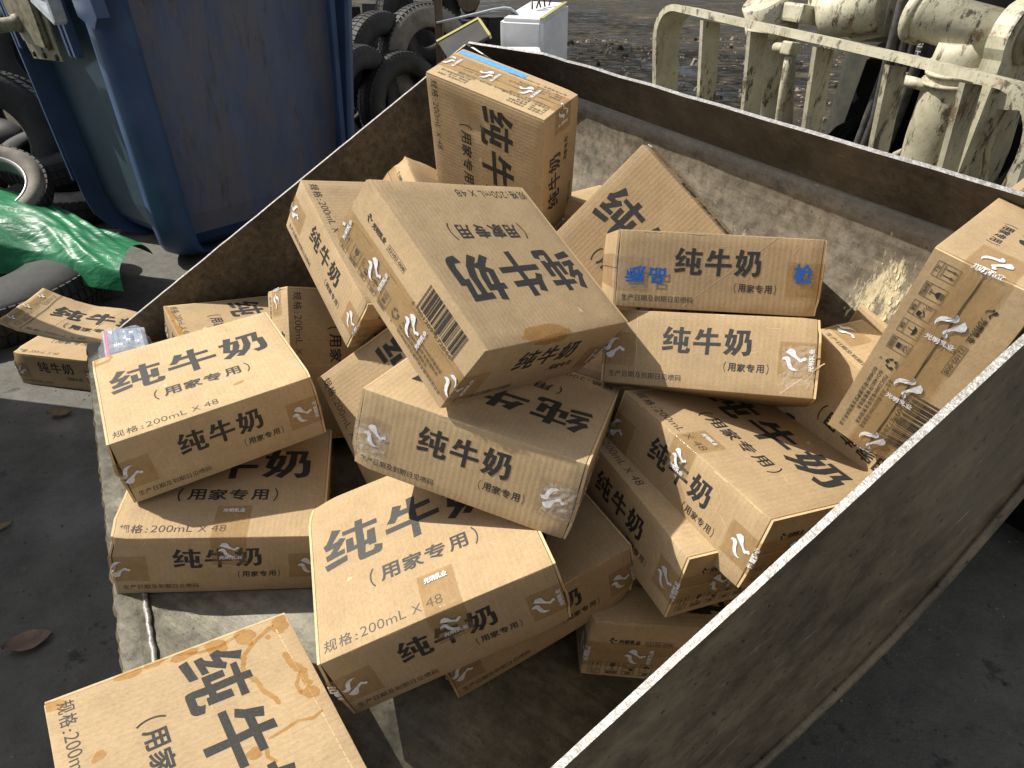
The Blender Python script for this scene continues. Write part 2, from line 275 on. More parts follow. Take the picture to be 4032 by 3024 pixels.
POSE={1:(-0.5748,1.0991,0.5907,0.8526,0.5187,0.0635,-0.5198,0.8543,0.0001),2:(-0.5174,0.9830,0.4284,0.9744,0.1715,-0.1452,-0.1724,0.9850,0.0068),3:(-0.1234,0.7643,0.5087,0.9237,0.2711,0.2709,-0.2811,0.9597,-0.0017),4:(-0.3831,0.4872,0.3975,0.5814,-0.8109,-0.0668,0.7980,0.5843,-0.1474),5:(-0.0401,0.9943,0.8653,-0.6579,-0.7152,0.2360,0.5461,-0.6688,-0.5045),6:(-0.0244,0.9113,0.6628,-0.9358,0.3104,0.1670,-0.2769,-0.9405,0.1969),7:(-0.2576,1.3958,0.7481,0.4760,-0.7296,-0.4911,0.7541,0.6259,-0.1989),8:(-0.0227,1.6280,0.9149,0.0055,0.3450,-0.9386,0.7976,-0.5677,-0.2040),9:(-0.1302,1.6576,0.7094,-0.7148,-0.4582,0.5283,0.3359,-0.8875,-0.3154),10:(0.2806,1.3614,0.7573,0.6535,-0.4428,-0.6138,0.6586,-0.0670,0.7495),11:(0.3471,1.2041,0.7999,0.9970,-0.0722,-0.0269,0.0576,0.9304,-0.3621),12:(0.3632,1.0912,0.6640,0.9407,-0.3239,0.1005,0.3180,0.7391,-0.5938),13:(0.3842,0.8974,0.5772,0.4762,-0.8777,-0.0535,0.8496,0.4749,-0.2293),14:(0.3116,0.9138,0.5025,0.4047,-0.9123,-0.0621,0.9001,0.4094,-0.1488),15:(-0.0165,0.8575,0.4225,0.8758,0.4292,0.2208,-0.4408,0.8976,0.0036),16:(0.2736,0.8989,0.3080,0.0022,-0.9979,0.0642,0.9944,-0.0047,-0.1059),17:(0.6490,0.8817,0.8553,-0.7355,-0.6733,-0.0753,-0.0948,0.2123,-0.9726),18:(0.5976,0.9329,0.5769,0.4654,-0.8435,-0.2682,-0.2113,0.1884,-0.9591),19:(-0.3927,1.4162,0.4793,0.0314,-0.5041,-0.8630,0.7887,0.5429,-0.2884),20:(-0.1743,1.1497,0.5213,0.4664,-0.5978,-0.6520,0.7947,-0.0406,0.6057),21:(-0.7073,1.6002,0.4206,0.5472,-0.8346,-0.0633,0.8229,0.5503,-0.1415),23:(-1.5508,2.2242,0.0625,0.9804,-0.1969,0.0000,0.1969,0.9804,0.0000),24:(0.3250,1.6632,0.7238,0.5856,0.8037,-0.1053,-0.7988,0.5943,0.0942),25:(0.1300,1.1900,0.6000,-0.9358,0.3104,0.1670,-0.2769,-0.9405,0.1969),26:(0.7017,1.0124,0.5820,0.4654,-0.8435,-0.2682,-0.2113,0.1884,-0.9591),}

A_, B_, C_ = DIM
HX, HY, HZ = A_/2, B_/2, C_/2
FT = .0042                                  # board thickness
_tc = {}
def text_geo(s, bold=0.):
    key = (s, bold)
    if key not in _tc:
        cu = bpy.data.curves.new('txt', 'FONT'); cu.body = s; cu.resolution_u = 3; cu.offset = bold
        o = bpy.data.objects.new('txt', cu); COL.objects.link(o)
        dg = bpy.context.evaluated_depsgraph_get(); dg.update()
        me = bpy.data.meshes.new_from_object(o.evaluated_get(dg))
        vs = [(v.co.x, v.co.y) for v in me.vertices]; fs = [tuple(p.vertices) for p in me.polygons]
        bpy.data.objects.remove(o); bpy.data.curves.remove(cu); bpy.data.meshes.remove(me)
        xs = [v[0] for v in vs]; ys = [v[1] for v in vs]
        _tc[key] = (vs, fs, min(xs), max(xs), min(ys), max(ys))
    return _tc[key]
class Print:
    """flat artwork for one face: list of (verts, faces, material, layer)"""
    def __init__(s): s.items = []; s.k = 0
    def poly(s, pts, mat):
        s.k += 1; s.items.append(([tuple(p) for p in pts], [tuple(range(len(pts)))], mat, s.k)); return s
    def rect(s, x0, y0, x1, y1, mat): return s.poly([(x0, y0), (x1, y0), (x1, y1), (x0, y1)], mat)
    def frame(s, x0, y0, x1, y1, w, mat):
        s.rect(x0, y0, x1, y0+w, mat); s.rect(x0, y1-w, x1, y1, mat); s.rect(x0, y0+w, x0+w, y1-w, mat); return s.rect(x1-w, y0+w, x1, y1-w, mat)
    def text(s, t, x0, y0, x1, y1, mat, bold=0., rot=0):
        vs, fs, a, b, c, d = text_geo(t, bold); s.k += 1
        out = []
        for x, y in vs:
            u, v = (x-a)/max(b-a, 1e-6), (y-c)/max(d-c, 1e-6)
            if rot == 90: u, v = 1-v, u
            if rot == 270: u, v = v, 1-u
            if rot == 180: u, v = 1-u, 1-v
            out.append((x0+(x1-x0)*u, y0+(y1-y0)*v))
        s.items.append((out, fs, mat, s.k)); return s
    def line(s, p, q, w, mat):
        dx, dy = q[0]-p[0], q[1]-p[1]; l = math.hypot(dx, dy) or 1; nx, ny = -dy/l*w/2, dx/l*w/2
        return s.poly([(p[0]+nx, p[1]+ny), (p[0]-nx, p[1]-ny), (q[0]-nx, q[1]-ny), (q[0]+nx, q[1]+ny)], mat)
    def part(s, f):
        r = Print(); r.items = [i for i in s.items if f(i)]; r.k = s.k; return r
LOGO = [[(-.50, .02), (-.40, .22), (-.31, .37), (-.12, .40), (-.04, .28), (-.02, .10), (.06, -.08), (.20, -.17), (.28, -.12), (.34, -.03), (.44, -.05), (.50, .03), (.44, .12), (.34, .10), (.26, .06), (.20, .13), (.06, .12)],
        [(-.50, .02), (-.22, .12), (-.14, .02), (-.10, -.16), (.00, -.32), (.12, -.40), (-.02, -.42), (-.18, -.33), (-.26, -.16), (-.34, -.06)]]
LOGO = [[(-.36, .30), (-.22, .46), (-.05, .47), (.04, .36), (.07, .16), (.13, .00), (.24, -.10), (.33, -.09), (.38, -.02), (.47, -.02), (.50, .07), (.43, .13), (.35, .09), (.27, .03), (.14, .12), (.04, .26), (-.02, .33), (-.16, .30)],
        [(-.50, -.02), (-.42, .10), (-.27, .14), (-.16, .05), (-.12, -.14), (-.04, -.32), (.10, -.43), (.22, -.42), (.12, -.48), (-.04, -.48), (-.18, -.40), (-.26, -.26), (-.30, -.08), (-.38, -.02)]]
def logo(P, cx, cy, size, rot, mat):
    c, s = math.cos(rot), math.sin(rot)
    for g in LOGO: P.poly([(cx+size*(x*c-y*s), cy+size*(x*s+y*c)) for x, y in g], mat)
def title(P, k, du, dv):
    for g in TITLE: P.poly([(x*.001*k+du, y*.001*k+dv) for x, y in g], 'ink')
def small(P, x0, x1, cy, h, bold):
    w = x1-x0
    P.text('（', x0, cy-h*.62, x0+w*.045, cy+h*.62, 'ink', .004)
    for ch, a, b in (('用', .098, .272), ('家', .30, .488), ('专', .507, .694), ('用', .728, .90)):
        P.text(ch, x0+w*a, cy-h/2, x0+w*b, cy+h/2, 'ink', bold)
    P.text('）', x0+w*.955, cy-h*.62, x1, cy+h*.62, 'ink', .004)
def face_A():
    P = Print(); title(P, 2.0, -.0007, .002); small(P, -.0819, .0826, -.0512, .0285, .022)
    y0, y1 = -.1435, -.1245
    P.text('规', -.1565, y0, -.1385, y1, 'ink2', .004); P.text('格', -.1355, y0, -.1175, y1, 'ink2', .004); P.text('：', -.1130, y0+.001, -.1095, y1-.009, 'ink2', .01)
    P.text('200mL', -.1055, y0+.0015, -.0420, y1-.002, 'ink2', -.008); P.text('X', -.0335, y0+.0015, -.0205, y1-.004, 'ink2', -.008); P.text('48', -.0135, y0+.0015, .0098, y1-.002, 'ink2', -.008)
    return P
def face_C():
    P = Print(); title(P, 1.0, 0, 0); small(P, .0272, .0953, -.0222, .0132, .018)
    P.text('生产日期及到期日见喷码', -.1551, -.0515, -.0374, -.0412, 'ink2', .004); return P
def face_B():
    P = Print(); i = 'ink'
    logo(P, -.1140, .0280, .0135, .1, i); P.text('光明乳业', -.1045, .0218, -.0685, .0312, i, .03)
    P.frame(-.0610, .0208, -.0150, .0310, .0006, i); P.text('32102-008', -.0590, .0232, -.0170, .0288, i, 0)
    for k, (y, cap) in enumerate(((-.1446, '向上'), (-.1150, '易碎物品'), (-.0871, '怕晒'), (-.0580, '怕雨'), (-.0298, '堆码层数极限'))):
        w = .0205; P.frame(y, -.0437, y+w, -.0222, .0006, i); P.frame(y, -.0505, y+w, -.0431, .0006, i)
        P.text(cap, y+w*(.28 if len(cap) == 2 else .08), -.0496, y+w*(.72 if len(cap) == 2 else .92), -.0443, i, .01)
        c = y+w/2; b = -.0425
        if k == 0:
            for dx in (-.0042, .0042): P.rect(c+dx-.0005, b+.004, c+dx+.0005, b+.015, i); P.poly([(c+dx-.0022, b+.0135), (c+dx+.0022, b+.0135), (c+dx, b+.0185)], i)
            P.rect(c-.008, b+.0022, c+.008, b+.0029, i)
        if k == 1: P.poly([(c-.0042, b+.0185), (c-.0045, b+.012), (c-.002, b+.009), (c+.002, b+.009), (c+.0045, b+.012), (c+.0042, b+.0185)], i); P.rect(c-.0005, b+.003, c+.0005, b+.0092, i); P.rect(c-.004, b+.002, c+.004, b+.003, i)
        if k == 2:
            for t in range(7): a = .5+t*.45; P.line((c-.002+.003*math.cos(a+2), b+.012+.003*math.sin(a+2)), (c-.002+.0085*math.cos(a+2), b+.012+.0065*math.sin(a+2)), .0006, i)
            P.poly([(c+.001, b+.002), (c+.008, b+.002), (c+.008, b+.007), (c+.001, b+.007)], i); P.line((c-.001, b+.008), (c+.0045, b+.0115), .0012, i); P.line((c+.0045, b+.0115), (c+.0095, b+.008), .0012, i)
        if k == 3:
            P.poly([(c-.007, b+.009), (c-.005, b+.013), (c, b+.015), (c+.005, b+.013), (c+.007, b+.009), (c+.003, b+.0102), (c, b+.009), (c-.003, b+.0102)], i); P.rect(c-.0004, b+.003, c+.0004, b+.0095, i); P.rect(c-.0025, b+.003, c, b+.0037, i)
            for dx in (-.006, -.002, .002, .006): P.line((c+dx, b+.0195), (c+dx-.001, b+.0165), .0006, i)
        if k == 4:
            P.rect(c-.004, b+.002, c+.004, b+.0065, i); P.frame(c-.004, b+.0072, c+.004, b+.012, .0005, i); P.text('10', c-.002, b+.0082, c+.002, b+.0112, i); P.frame(c-.005, b+.0125, c+.005, b+.019, .0005, i); P.line((c-.005, b+.0125), (c+.005, b+.019), .0006, i); P.line((c-.005, b+.019), (c+.005, b+.0125), .0006, i)
    for t in range(3):
        a = math.pi/2+t*2*math.pi/3; R = .0088; cx, cy = .0102, -.0325
        pt = lambda r, da: (cx+r*math.cos(a+da), cy+r*math.sin(a+da))
        P.poly([pt(R, -.42), pt(R, .42), pt(R*.62, .30), pt(R*.62, -.30)], i); P.poly([pt(R, .50), pt(R*.98, .95), pt(R*.50, .85), pt(R*.58, .45)], i); P.poly([pt(R*1.15, .95), pt(R*.72, 1.45), pt(R*.42, .80)], i)
    P.text('纸', .0080, -.0500, .0118, -.0462, i)
    for t, a, b, v in (('本生产企业通过ISO9001质量管理', .0308, .1240, -.0216), ('FSSC22000食品安全管理体系', .0290, .1220, -.0298), ('ISO14001环境管理体系', .0270, .1000, -.0384), ('ISO45001职业健康安全管理体系认证', .0270, .1410, -.0464)):
        P.text(t, a, v-.0032, b, v+.0032, 'ink2', .006)
    Lc = ['0001101', '0011001', '0010011', '0111101', '0100011', '0110001', '0101111', '0111011', '0110111', '0001011']
    par = {'6': 'LGGGLL'}; num = '6901209272844'; bits = '101'
    for d, p in zip(num[1:7], par['6']):
        q = Lc[int(d)]; bits += q if p == 'L' else ''.join('1' if ch == '0' else '0' for ch in q)[::-1]
    bits += '01010'
    for d in num[7:]: bits += ''.join('1' if ch == '0' else '0' for ch in Lc[int(d)])
    bits += '101'
    y0, y1 = .0328, .1258; st = (y1-y0)/95; j = 0
    while j < 95:
        if bits[j] == '1':
            e = j
            while e < 95 and bits[e] == '1': e += 1
            guard = j < 3 or j > 91 or 44 <= j <= 50
            P.rect(y0+j*st, .0060 if guard else .0120, y0+e*st, .0512, i); j = e
        else: j += 1
    P.text('6', .0235, .0040, .0275, .0105, i); P.text('901209', .0370, .0040, .0760, .0105, i); P.text('272844', .0822, .0040, .1215, .0105, i)
    return P
def face_N():
    P = Print(); m = 'ink2'
    P.rect(-.030, -.0570, .1500, -.0400, 'blue_band')
    rows = [('产品名称：光明纯牛奶', .090, .0480), ('产品种类：全脂灭菌乳', .090, .0405), ('配　　料：生牛乳', .075, .0330), ('贮存条件：未开封前无需冷藏', .118, .0255), ('开启后应贮存于二至六度', .105, .0180),
            ('制造商：光明乳业股份有限公司', .130, -.0150), ('地址：上海市闵行区吴中路', .110, -.0230), ('产地：上海市', .070, -.0310), ('生产许可证号：SC10531011200677', .150, -.0400)]
    for t, w, v in rows: P.text(t, -.1400, v-.0030, -.1400+w, v+.0030, m, .004)
    for t, w, v in (('生产日期/批号：见箱体', .078, .0480), ('保质期：6个月', .052, .0405), ('最大堆码层数极限10层', .080, .0330)): P.text(t, .0560, v-.0030, .0560+w, v+.0030, m, .004)
    P.frame(.0500, .0190, .0960, .0285, .0006, m); P.text('32102-008', .0520, .0212, .0940, .0263, m)
    for t, v in (('产品标准号：GB25190', .0080), ('服务热线：400-811-117', -.0010)): P.text(t, .0300, v-.0028, .0960, v+.0028, m, .004)
    P.text('产品质量可靠，请放心饮用', -.0380, .0200, .0380, .0255, m, .004)
    return P
ART = {'A': face_A(), 'M': face_C(), 'B': face_B(), 'N': face_N()}
ART['Z'] = ART['A']; ART['P'] = ART['M']
UVW = {'A': (lambda u, v: (u, v, HZ), (0, 0, 1)), 'Z': (lambda u, v: (-u, v, -HZ), (0, 0, -1)), 'M': (lambda u, v: (u, -HY, v), (0, -1, 0)),
       'P': (lambda u, v: (-u, HY, v), (0, 1, 0)), 'B': (lambda u, v: (HX, u, v), (1, 0, 0)), 'N': (lambda u, v: (-HX, -u, v), (-1, 0, 0))}
SLOT = ['kraft', 'ink', 'ink2', 'white_ink', 'blue_ink', 'blue_band', 'worn', 'stain', 'kraft_edge', 'tape', 'cleartape']

# ---------------------------------------------------------------- cartons
def make_deform(seed, bulge=.003, warp=.0009, crush=(), dents=()):
    off = Vector((seed*7.3, seed*3.1, seed*11.7))
    def D(p):
        x, y, z = p; fx, fy, fz = x/HX, y/HY, z/HZ
        d = Vector((0, fy*bulge*.5*(1-fx*fx)*(1-fz*fz), fz*bulge*(1-fx*fx)*(1-fy*fy)))
        d += (noise.noise_vector(Vector(p)*3.2+off))*warp*2
        for c, amt, rad in crush:
            q = Vector((c[0]*HX, c[1]*HY, c[2]*HZ)); r = (Vector(p)-q).length/rad
            if r < 1: w = (1-r*r)**2; d += -q.normalized()*amt*w + noise.noise_vector(Vector(p)*45+off)*amt*.35*w
        for q, dr, rad in dents:
            r = (Vector(p)-Vector(q)).length/rad
            if r < 1: d += Vector(dr)*(1-r*r)**2
        return Vector(p)+d
    return D
def refine(vs, fs, L=.022):
    """triangulate an outline and split every edge longer than L, keeping the triangles conforming"""
    from mathutils.geometry import tessellate_polygon
    V = [tuple(v) for v in vs]; T = [tuple(t) for t in tessellate_polygon([[Vector((x, y, 0)) for x, y in V]])]
    for _ in range(5):
        mid = {}
        def m(i, j):
            k = (min(i, j), max(i, j))
            if math.dist(V[i], V[j]) <= L: return None
            if k not in mid: V.append(((V[i][0]+V[j][0])/2, (V[i][1]+V[j][1])/2)); mid[k] = len(V)-1
            return mid[k]
        out = []
        for t in T:
            a, b, c = t; q = [m(a, b), m(b, c), m(c, a)]; n = sum(x is not None for x in q)
            if n == 0: out.append(t); continue
            if n == 3: out += [(a, q[0], q[2]), (q[0], b, q[1]), (q[2], q[1], c), (q[0], q[1], q[2])]; continue
            while q[0] is None or (n == 2 and q[1] is None): a, b, c = b, c, a; q = q[1:]+q[:1]
            if n == 1: out += [(a, q[0], c), (q[0], b, c)]
            else: out += [(q[0], b, q[1]), (a, q[0], q[1]), (a, q[1], c)]
        T = out
        if not mid: break
    return V, T
def add_art(bm, P, face, D, lift=.00028, post=None, mats=SLOT):
    fn, nrm = UVW[face]; nrm = Vector(nrm)
    for vs, fs, mat, layer in P.items:
        if len(fs) == 1 and mat in ('ink', 'stain', 'worn', 'white_ink', 'blue_band', 'kraft_edge') and max(max(abs(v[0]-vs[0][0]), abs(v[1]-vs[0][1])) for v in vs) > .02: vs, fs = refine(vs, fs)
        bvs = []
        for u, v in vs:
            p = Vector(fn(u, v)); q = D(p)
            if post: q = post(q, p)
            bvs.append(bm.verts.new(q + nrm*(lift+(layer % 20)*.000010+(.0019 if mat == 'blue_ink' else 0))))
        for f in fs:
            try: bf = bm.faces.new([bvs[i] for i in f])
            except ValueError: continue
            bf.material_index = mats.index(mat); bf.normal_update()
            if bf.normal.dot(nrm) < 0: bf.normal_flip()
def grid_lines(h, r, n):
    return [-h, -h+.35*r, -h+r] + [-h+r+(2*h-2*r)*i/n for i in range(1, n)] + [h-r, h-.35*r, h]
def carton_body(D, art, extra, cuts=14):
    bm = bmesh.new(); hx = HX-FT; r = .0013
    lx, ly, lz = grid_lines(hx, r, cuts), grid_lines(HY, r, cuts), grid_lines(HZ, r, 7)
    def rnd(p):
        q = Vector((max(-hx+r, min(hx-r, p[0])), max(-HY+r, min(HY-r, p[1])), max(-HZ+r, min(HZ-r, p[2])))); d = Vector(p)-q
        return q + d.normalized()*r if d.length > 1e-9 else Vector(p)
    for ax, (la, lb, h) in (((0, 1, 2), (lx, ly, HZ)), ((1, 2, 0), (ly, lz, hx)), ((2, 0, 1), (lz, lx, HY))):
        for sg in (-1, 1):
            g = []
            for a in la:
                row = []
                for b in lb:
                    p = [0, 0, 0]; p[ax[0]] = a; p[ax[1]] = b; p[ax[2]] = sg*h
                    row.append(bm.verts.new(D(rnd(p))))
                g.append(row)
            for i in range(len(la)-1):
                for j in range(len(lb)-1):
                    q = (g[i][j], g[i+1][j], g[i+1][j+1], g[i][j+1])
                    f = bm.faces.new(q if sg > 0 else q[::-1]); f.smooth = True
    bmesh.ops.remove_doubles(bm, verts=bm.verts, dist=1e-5)
    for face in art: add_art(bm, ART[face], face, D)
    for face, P in extra: add_art(bm, P, face, D, .00016)
    return bm
def flap_post(end, op):
    sx = 1 if end == 'B' else -1
    def post(q, p):
        o = op[0] if p.z >= 0 else op[1]
        return q + Vector((sx*o*(1-abs(p.z)/HZ), 0, 0))
    return post
def flap(end, top, D, op, art, gap):
    sx = 1 if end == 'B' else -1; bm = bmesh.new(); post = flap_post(end, op); s = 1 if top else -1
    n, m = 14, 5; layers = []
    for x in (HX-FT+.0004, HX-.0001):
        g = []
        for i in range(n+1):
            y = -HY+.0012+(2*HY-.0024)*i/n; row = []
            for j in range(m+1):
                z = s*(gap+(HZ-.0006-gap)*j/m); wob = .0006*math.sin(i*1.9+(3 if top else 0)) if j == 0 else 0
                p = (sx*x, y, z+wob); row.append(bm.verts.new(post(D(p), Vector(p))))
            g.append(row)
        layers.append(g)
    for g in layers:
        for i in range(n):
            for j in range(m): bm.faces.new((g[i][j], g[i+1][j], g[i+1][j+1], g[i][j+1]))
    a, b = layers
    ring = [(i, 0) for i in range(n)]+[(n, j) for j in range(m)]+[(i, m) for i in range(n, 0, -1)]+[(0, j) for j in range(m, 0, -1)]
    for (i, j), (k, l) in zip(ring, ring[1:]+ring[:1]):
        f = bm.faces.new((a[i][j], a[k][l], b[k][l], b[i][j])); f.material_index = SLOT.index('kraft_edge')
    recalc(bm)
    if art:
        P = ART[art].part(lambda it: (sum(v[1] for v in it[0])/len(it[0]) >= 0) == top)
        add_art(bm, P, end, D, .0004, post)
    return bm
def seam_tape(end, D, op, tz, tw, wl, phase, logos, wraps=True):
    """one strip along the seam, folded round onto both narrow sides, printed in white"""
    sx = 1 if end == 'B' else -1; bm = bmesh.new(); post = flap_post(end, op); e = .0013; rng = random.Random(int(phase*1e4)+wl*1e5)
    half = HY+wl
    def pos(s, w, up=0.):
        z = tz+w
        if abs(s) <= HY: p = (sx*HX, s, z); return post(D(p), Vector(p)) + Vector((sx*(e+up), 0, 0))
        sy = 1 if s > 0 else -1; x = sx*(HX-(abs(s)-HY)); p = (x, sy*HY, z); q = D(p)
        return q + Vector((0, sy*(e*.8+up), 0))
    ss = [-half, -half+.012, -half+.03, -HY-.0015] + [-HY+.0005+(2*HY-.001)*i/18 for i in range(19)] + [HY+.0015, half-.03, half-.012, half]
    if not wraps: ss = [x for x in ss if abs(x) <= HY]
    ws = [-tw/2+tw*j/6 for j in range(7)]
    g = [[bm.verts.new(pos(s + (rng.uniform(-.0012, .0012) if abs(s) > half-.001 else 0), w)) for w in ws] for s in ss]
    for i in range(len(ss)-1):
        for j in range(6): f = bm.faces.new((g[i][j], g[i+1][j], g[i+1][j+1], g[i][j+1])); f.material_index = 0; f.smooth = True
    P = Print()
    s = -half+.02+phase
    while logos and s < half:
        logo(P, s, 0, .036, 0 if sx > 0 else math.pi, 'white_ink'); P.text('光明乳业', s+.021, -.018, s+.029, .018, 'white_ink', .03, rot=90)
        s += .105
    for k, (vs, fs, mat, layer) in enumerate(P.items):
        xs = [v[0] for v in vs]
        if min(xs) < -half or max(xs) > half or (not wraps and (min(xs) < -HY or max(xs) > HY)): continue
        bv = [bm.verts.new(pos(a, b, .0003+k*.00002)) for a, b in vs]
        for f in fs:
            try: q = bm.faces.new([bv[i] for i in f]); q.material_index = 1
            except ValueError: pass
    return bm
def patch_tape(D, path, uw, mat_logo=None):
    """short strip folded over the long edge between the big face and the front narrow side: y on the big face, z on the side"""
    ay, cz, u0, u1 = path; bm = bmesh.new(); e = .0012
    def pos(t, u, up=0.):
        if t >= 0: p = (u, -HY+t, HZ); return D(p)+Vector((0, 0, e+up))
        p = (u, -HY, HZ+t); return D(p)+Vector((0, -e-up, 0))
    ts = [-cz+cz*i/6 for i in range(6)]+[-.001, .001]+[ay*i/6 for i in range(1, 7)]; us = [u0+(u1-u0)*j/5 for j in range(6)]
    g = [[bm.verts.new(pos(t, u)) for u in us] for t in ts]
    for i in range(len(ts)-1):
        for j in range(5): f = bm.faces.new((g[i][j], g[i+1][j], g[i+1][j+1], g[i][j+1])); f.smooth = True
    P = Print(); c = (u0+u1)/2; w = (u1-u0)
    P.text('光明乳业', c-w*.32, ay-.017, c+w*.32, ay-.007, 'white_ink', .03)
    logo(P, c, -.026, w*.62, .15, 'white_ink'); P.text('光明乳业', c-w*.3, -.048, c+w*.36, -.040, 'white_ink', .03)
    for k, (vs, fs, mat, layer) in enumerate(P.items):
        if min(v[1] for v in vs) < -cz or max(v[1] for v in vs) > ay: continue
        bv = [bm.verts.new(pos(v, u, .0003+k*.00002)) for u, v in vs]
        for f in fs:
            try: q = bm.faces.new([bv[i] for i in f]); q.material_index = 1
            except ValueError: pass
    return bm
def blob(P, cx, cy, rx, ry, rot, seed, mat, n=26, jag=.35):
    pts = []
    for k in range(n):
        t = 2*math.pi*k/n; r = 1+jag*noise.noise(Vector((math.cos(t)*1.7+seed, math.sin(t)*1.7, seed*2.3)))
        x, y = rx*r*math.cos(t), ry*r*math.sin(t); pts.append((cx+x*math.cos(rot)-y*math.sin(rot), cy+x*math.sin(rot)+y*math.cos(rot)))
    lim = lambda q: (max(-HX+.0012, min(HX-.0012, q[0])), max(-HY+.0012, min(HY-.0012, q[1]))) if mat == 'stain' else q
    return P.poly([lim(q) for q in pts], mat)
def streak(P, pts, w, seed, mat):
    """a run of liquid: a ribbon of changing width"""
    n = len(pts)*4; P3 = []
    for k in range(n+1):
        t = k/n*(len(pts)-1); i = min(int(t), len(pts)-2); f = t-i; f = f*f*(3-2*f) if False else f
        P3.append((pts[i][0]*(1-f)+pts[i+1][0]*f, pts[i][1]*(1-f)+pts[i+1][1]*f))
    up, dn = [], []
    for k, p in enumerate(P3):
        a, b = P3[max(0, k-1)], P3[min(n, k+1)]; dx, dy = b[0]-a[0], b[1]-a[1]; l = math.hypot(dx, dy) or 1
        ww = w*(.55+.6*abs(noise.noise(Vector((k*.45, seed, 0)))))*(.35 if k in (0, n) else 1)
        up.append((p[0]-dy/l*ww, p[1]+dx/l*ww)); dn.append((p[0]+dy/l*ww, p[1]-dx/l*ww))
    return P.poly(up+dn[::-1], mat)
def edge_wear(P, face, rng, n=5):
    """frayed paper along the upper long edge of a narrow side"""
    for _ in range(n):
        x = rng.uniform(-HX+.02, HX-.03); l = rng.uniform(.008, .035); pts = [(x, HZ-.0008)]; m = 6
        for i in range(m+1): pts.append((x+l*i/m, HZ-.0008-rng.uniform(.0005, .0028)))
        pts.append((x+l, HZ-.0008)); P.poly(pts, 'worn')
    return P
def pose(b):
    v = POSE[b]; x = Vector(v[3:6]).normalized(); y = Vector(v[6:9]); y = (y-x*y.dot(x)).normalized(); z = x.cross(y)
    m = Matrix((x, y, z)).transposed().to_4x4(); m.translation = v[:3]; return m
def crumple(D, face, u0, u1, v0, v1, amp, seed):
    """a wrinkled bit of film standing off one narrow side"""
    fn, nrm = UVW[face]; nrm = Vector(nrm); bm = bmesh.new(); n, m = 26, 22; g = []
    for i in range(n+1):
        row = []
        for j in range(m+1):
            u, v = u0+(u1-u0)*i/n, v0+(v1-v0)*j/m; e = min(1, min(i, n-i)/5, min(j, m-j)/5)
            h = abs(noise.noise(Vector((u*60, v*85, seed))))*1.5+.25*noise.noise(Vector((u*150, v*190, seed+5)))
            row.append(bm.verts.new(D(Vector(fn(u+.003*noise.noise(Vector((v*120, u*90, seed))), v)))+nrm*(.0022+amp*max(0, h)*e)))
        g.append(row)
    for i in range(n):
        for j in range(m):
            if noise.noise(Vector((i*.45, j*.45, seed*3.)))+.55*min(1, min(i, n-i)/4, min(j, m-j)/4) > .12: bm.faces.new((g[i][j], g[i+1][j], g[i+1][j+1], g[i][j+1]))
    return bm
GROUP = 'brown drink cartons dumped in and beside the steel bucket'
def carton(mat, seed, label, art='AMP', ends=None, opens=None, tz=-.004, tw=.056, phase=.0, extra=(), patch=None, bulge=.0014, crush=(), dents=(), wear=4, gap=(.0012, .0012), logos=True, clear=False, group=GROUP):
    rng = random.Random(seed*17+3)
    root = empty('drink_carton', mat, label, 'carton', group)
    if not crush: crush = [((rng.choice((-1, 1)), rng.choice((-1, 1)), rng.choice((-1, 1))), rng.uniform(.005, .012), .045) for _ in range(3)]
    D = make_deform(seed, bulge, .0009, crush, dents)
    ex = list(extra)
    for face in 'MP':
        P = Print(); edge_wear(P, face, rng, wear); ex.append((face, P))
    P = Print(); Q = Print()
    for _ in range(7):                                # scratches and rubbed spots in the paper
        for T, h in ((P, HY), (Q, HZ)):
            x, y, a, l = rng.uniform(-.14, .14), rng.uniform(-.85, .85)*h, rng.uniform(0, 3.14), rng.uniform(.008, .045 if T is P else .022)
            T.line((x, y), (max(-.16, min(.16, x+l*math.cos(a))), max(-.95*h, min(.95*h, y+l*math.sin(a)))), rng.uniform(.0004, .0011), 'worn')
    blob(P, rng.uniform(-.12, .12), rng.uniform(-.12, .12), rng.uniform(.004, .010), rng.uniform(.003, .006), rng.uniform(0, 3), seed*1.7, 'worn', 16, .7)
    ex += [('A', P), ('M', Q)]
    obj('carton_body', carton_body(D, art, ex), SLOT, root)
    for end, i in (('B', 0), ('N', 1)):
        op = (opens or {}).get(end, (rng.uniform(.0005, .0025), rng.uniform(.0005, .0025)))
        for top in (True, False):
            obj('carton_flap', flap(end, top, D, op, end if end in (ends or '') else None, gap[i]), SLOT, root)
        obj('packing_tape', seam_tape(end, D, op, tz, tw, .055+rng.uniform(-.006, .006), (phase if end == 'B' else phase+.012) % .105, logos), ['cleartape' if clear and end in clear else 'tape', 'white_ink'], root)
    if patch: obj('packing_tape', patch_tape(D, patch, 0), ['tape', 'white_ink'], root)
    return root, D
# ---------------------------------------------------------------- ground
bm = bmesh.new()
g = [[bm.verts.new((-45+3*i, -20+3*j, 0)) for j in range(31)] for i in range(31)]
for i in range(30):
    for j in range(30): bm.faces.new((g[i][j], g[i+1][j], g[i+1][j+1], g[i][j+1]))
tag(obj('ground', bm, 'ground'), kind='structure')
bm = bmesh.new(); rng = random.Random(5)
ring = [(1.0+ (16+.8*noise.noise(Vector((math.cos(t)*2, math.sin(t)*2, 3))))*math.cos(t), 17.0+(13.2+.7*noise.noise(Vector((math.cos(t)*2, math.sin(t)*2, 8))))*math.sin(t), .006) for t in [2*math.pi*k/60 for k in range(60)]]
bm.faces.new([bm.verts.new(p) for p in ring]); tag(obj('wet_mud_ground', bm, 'mud'), kind='structure')

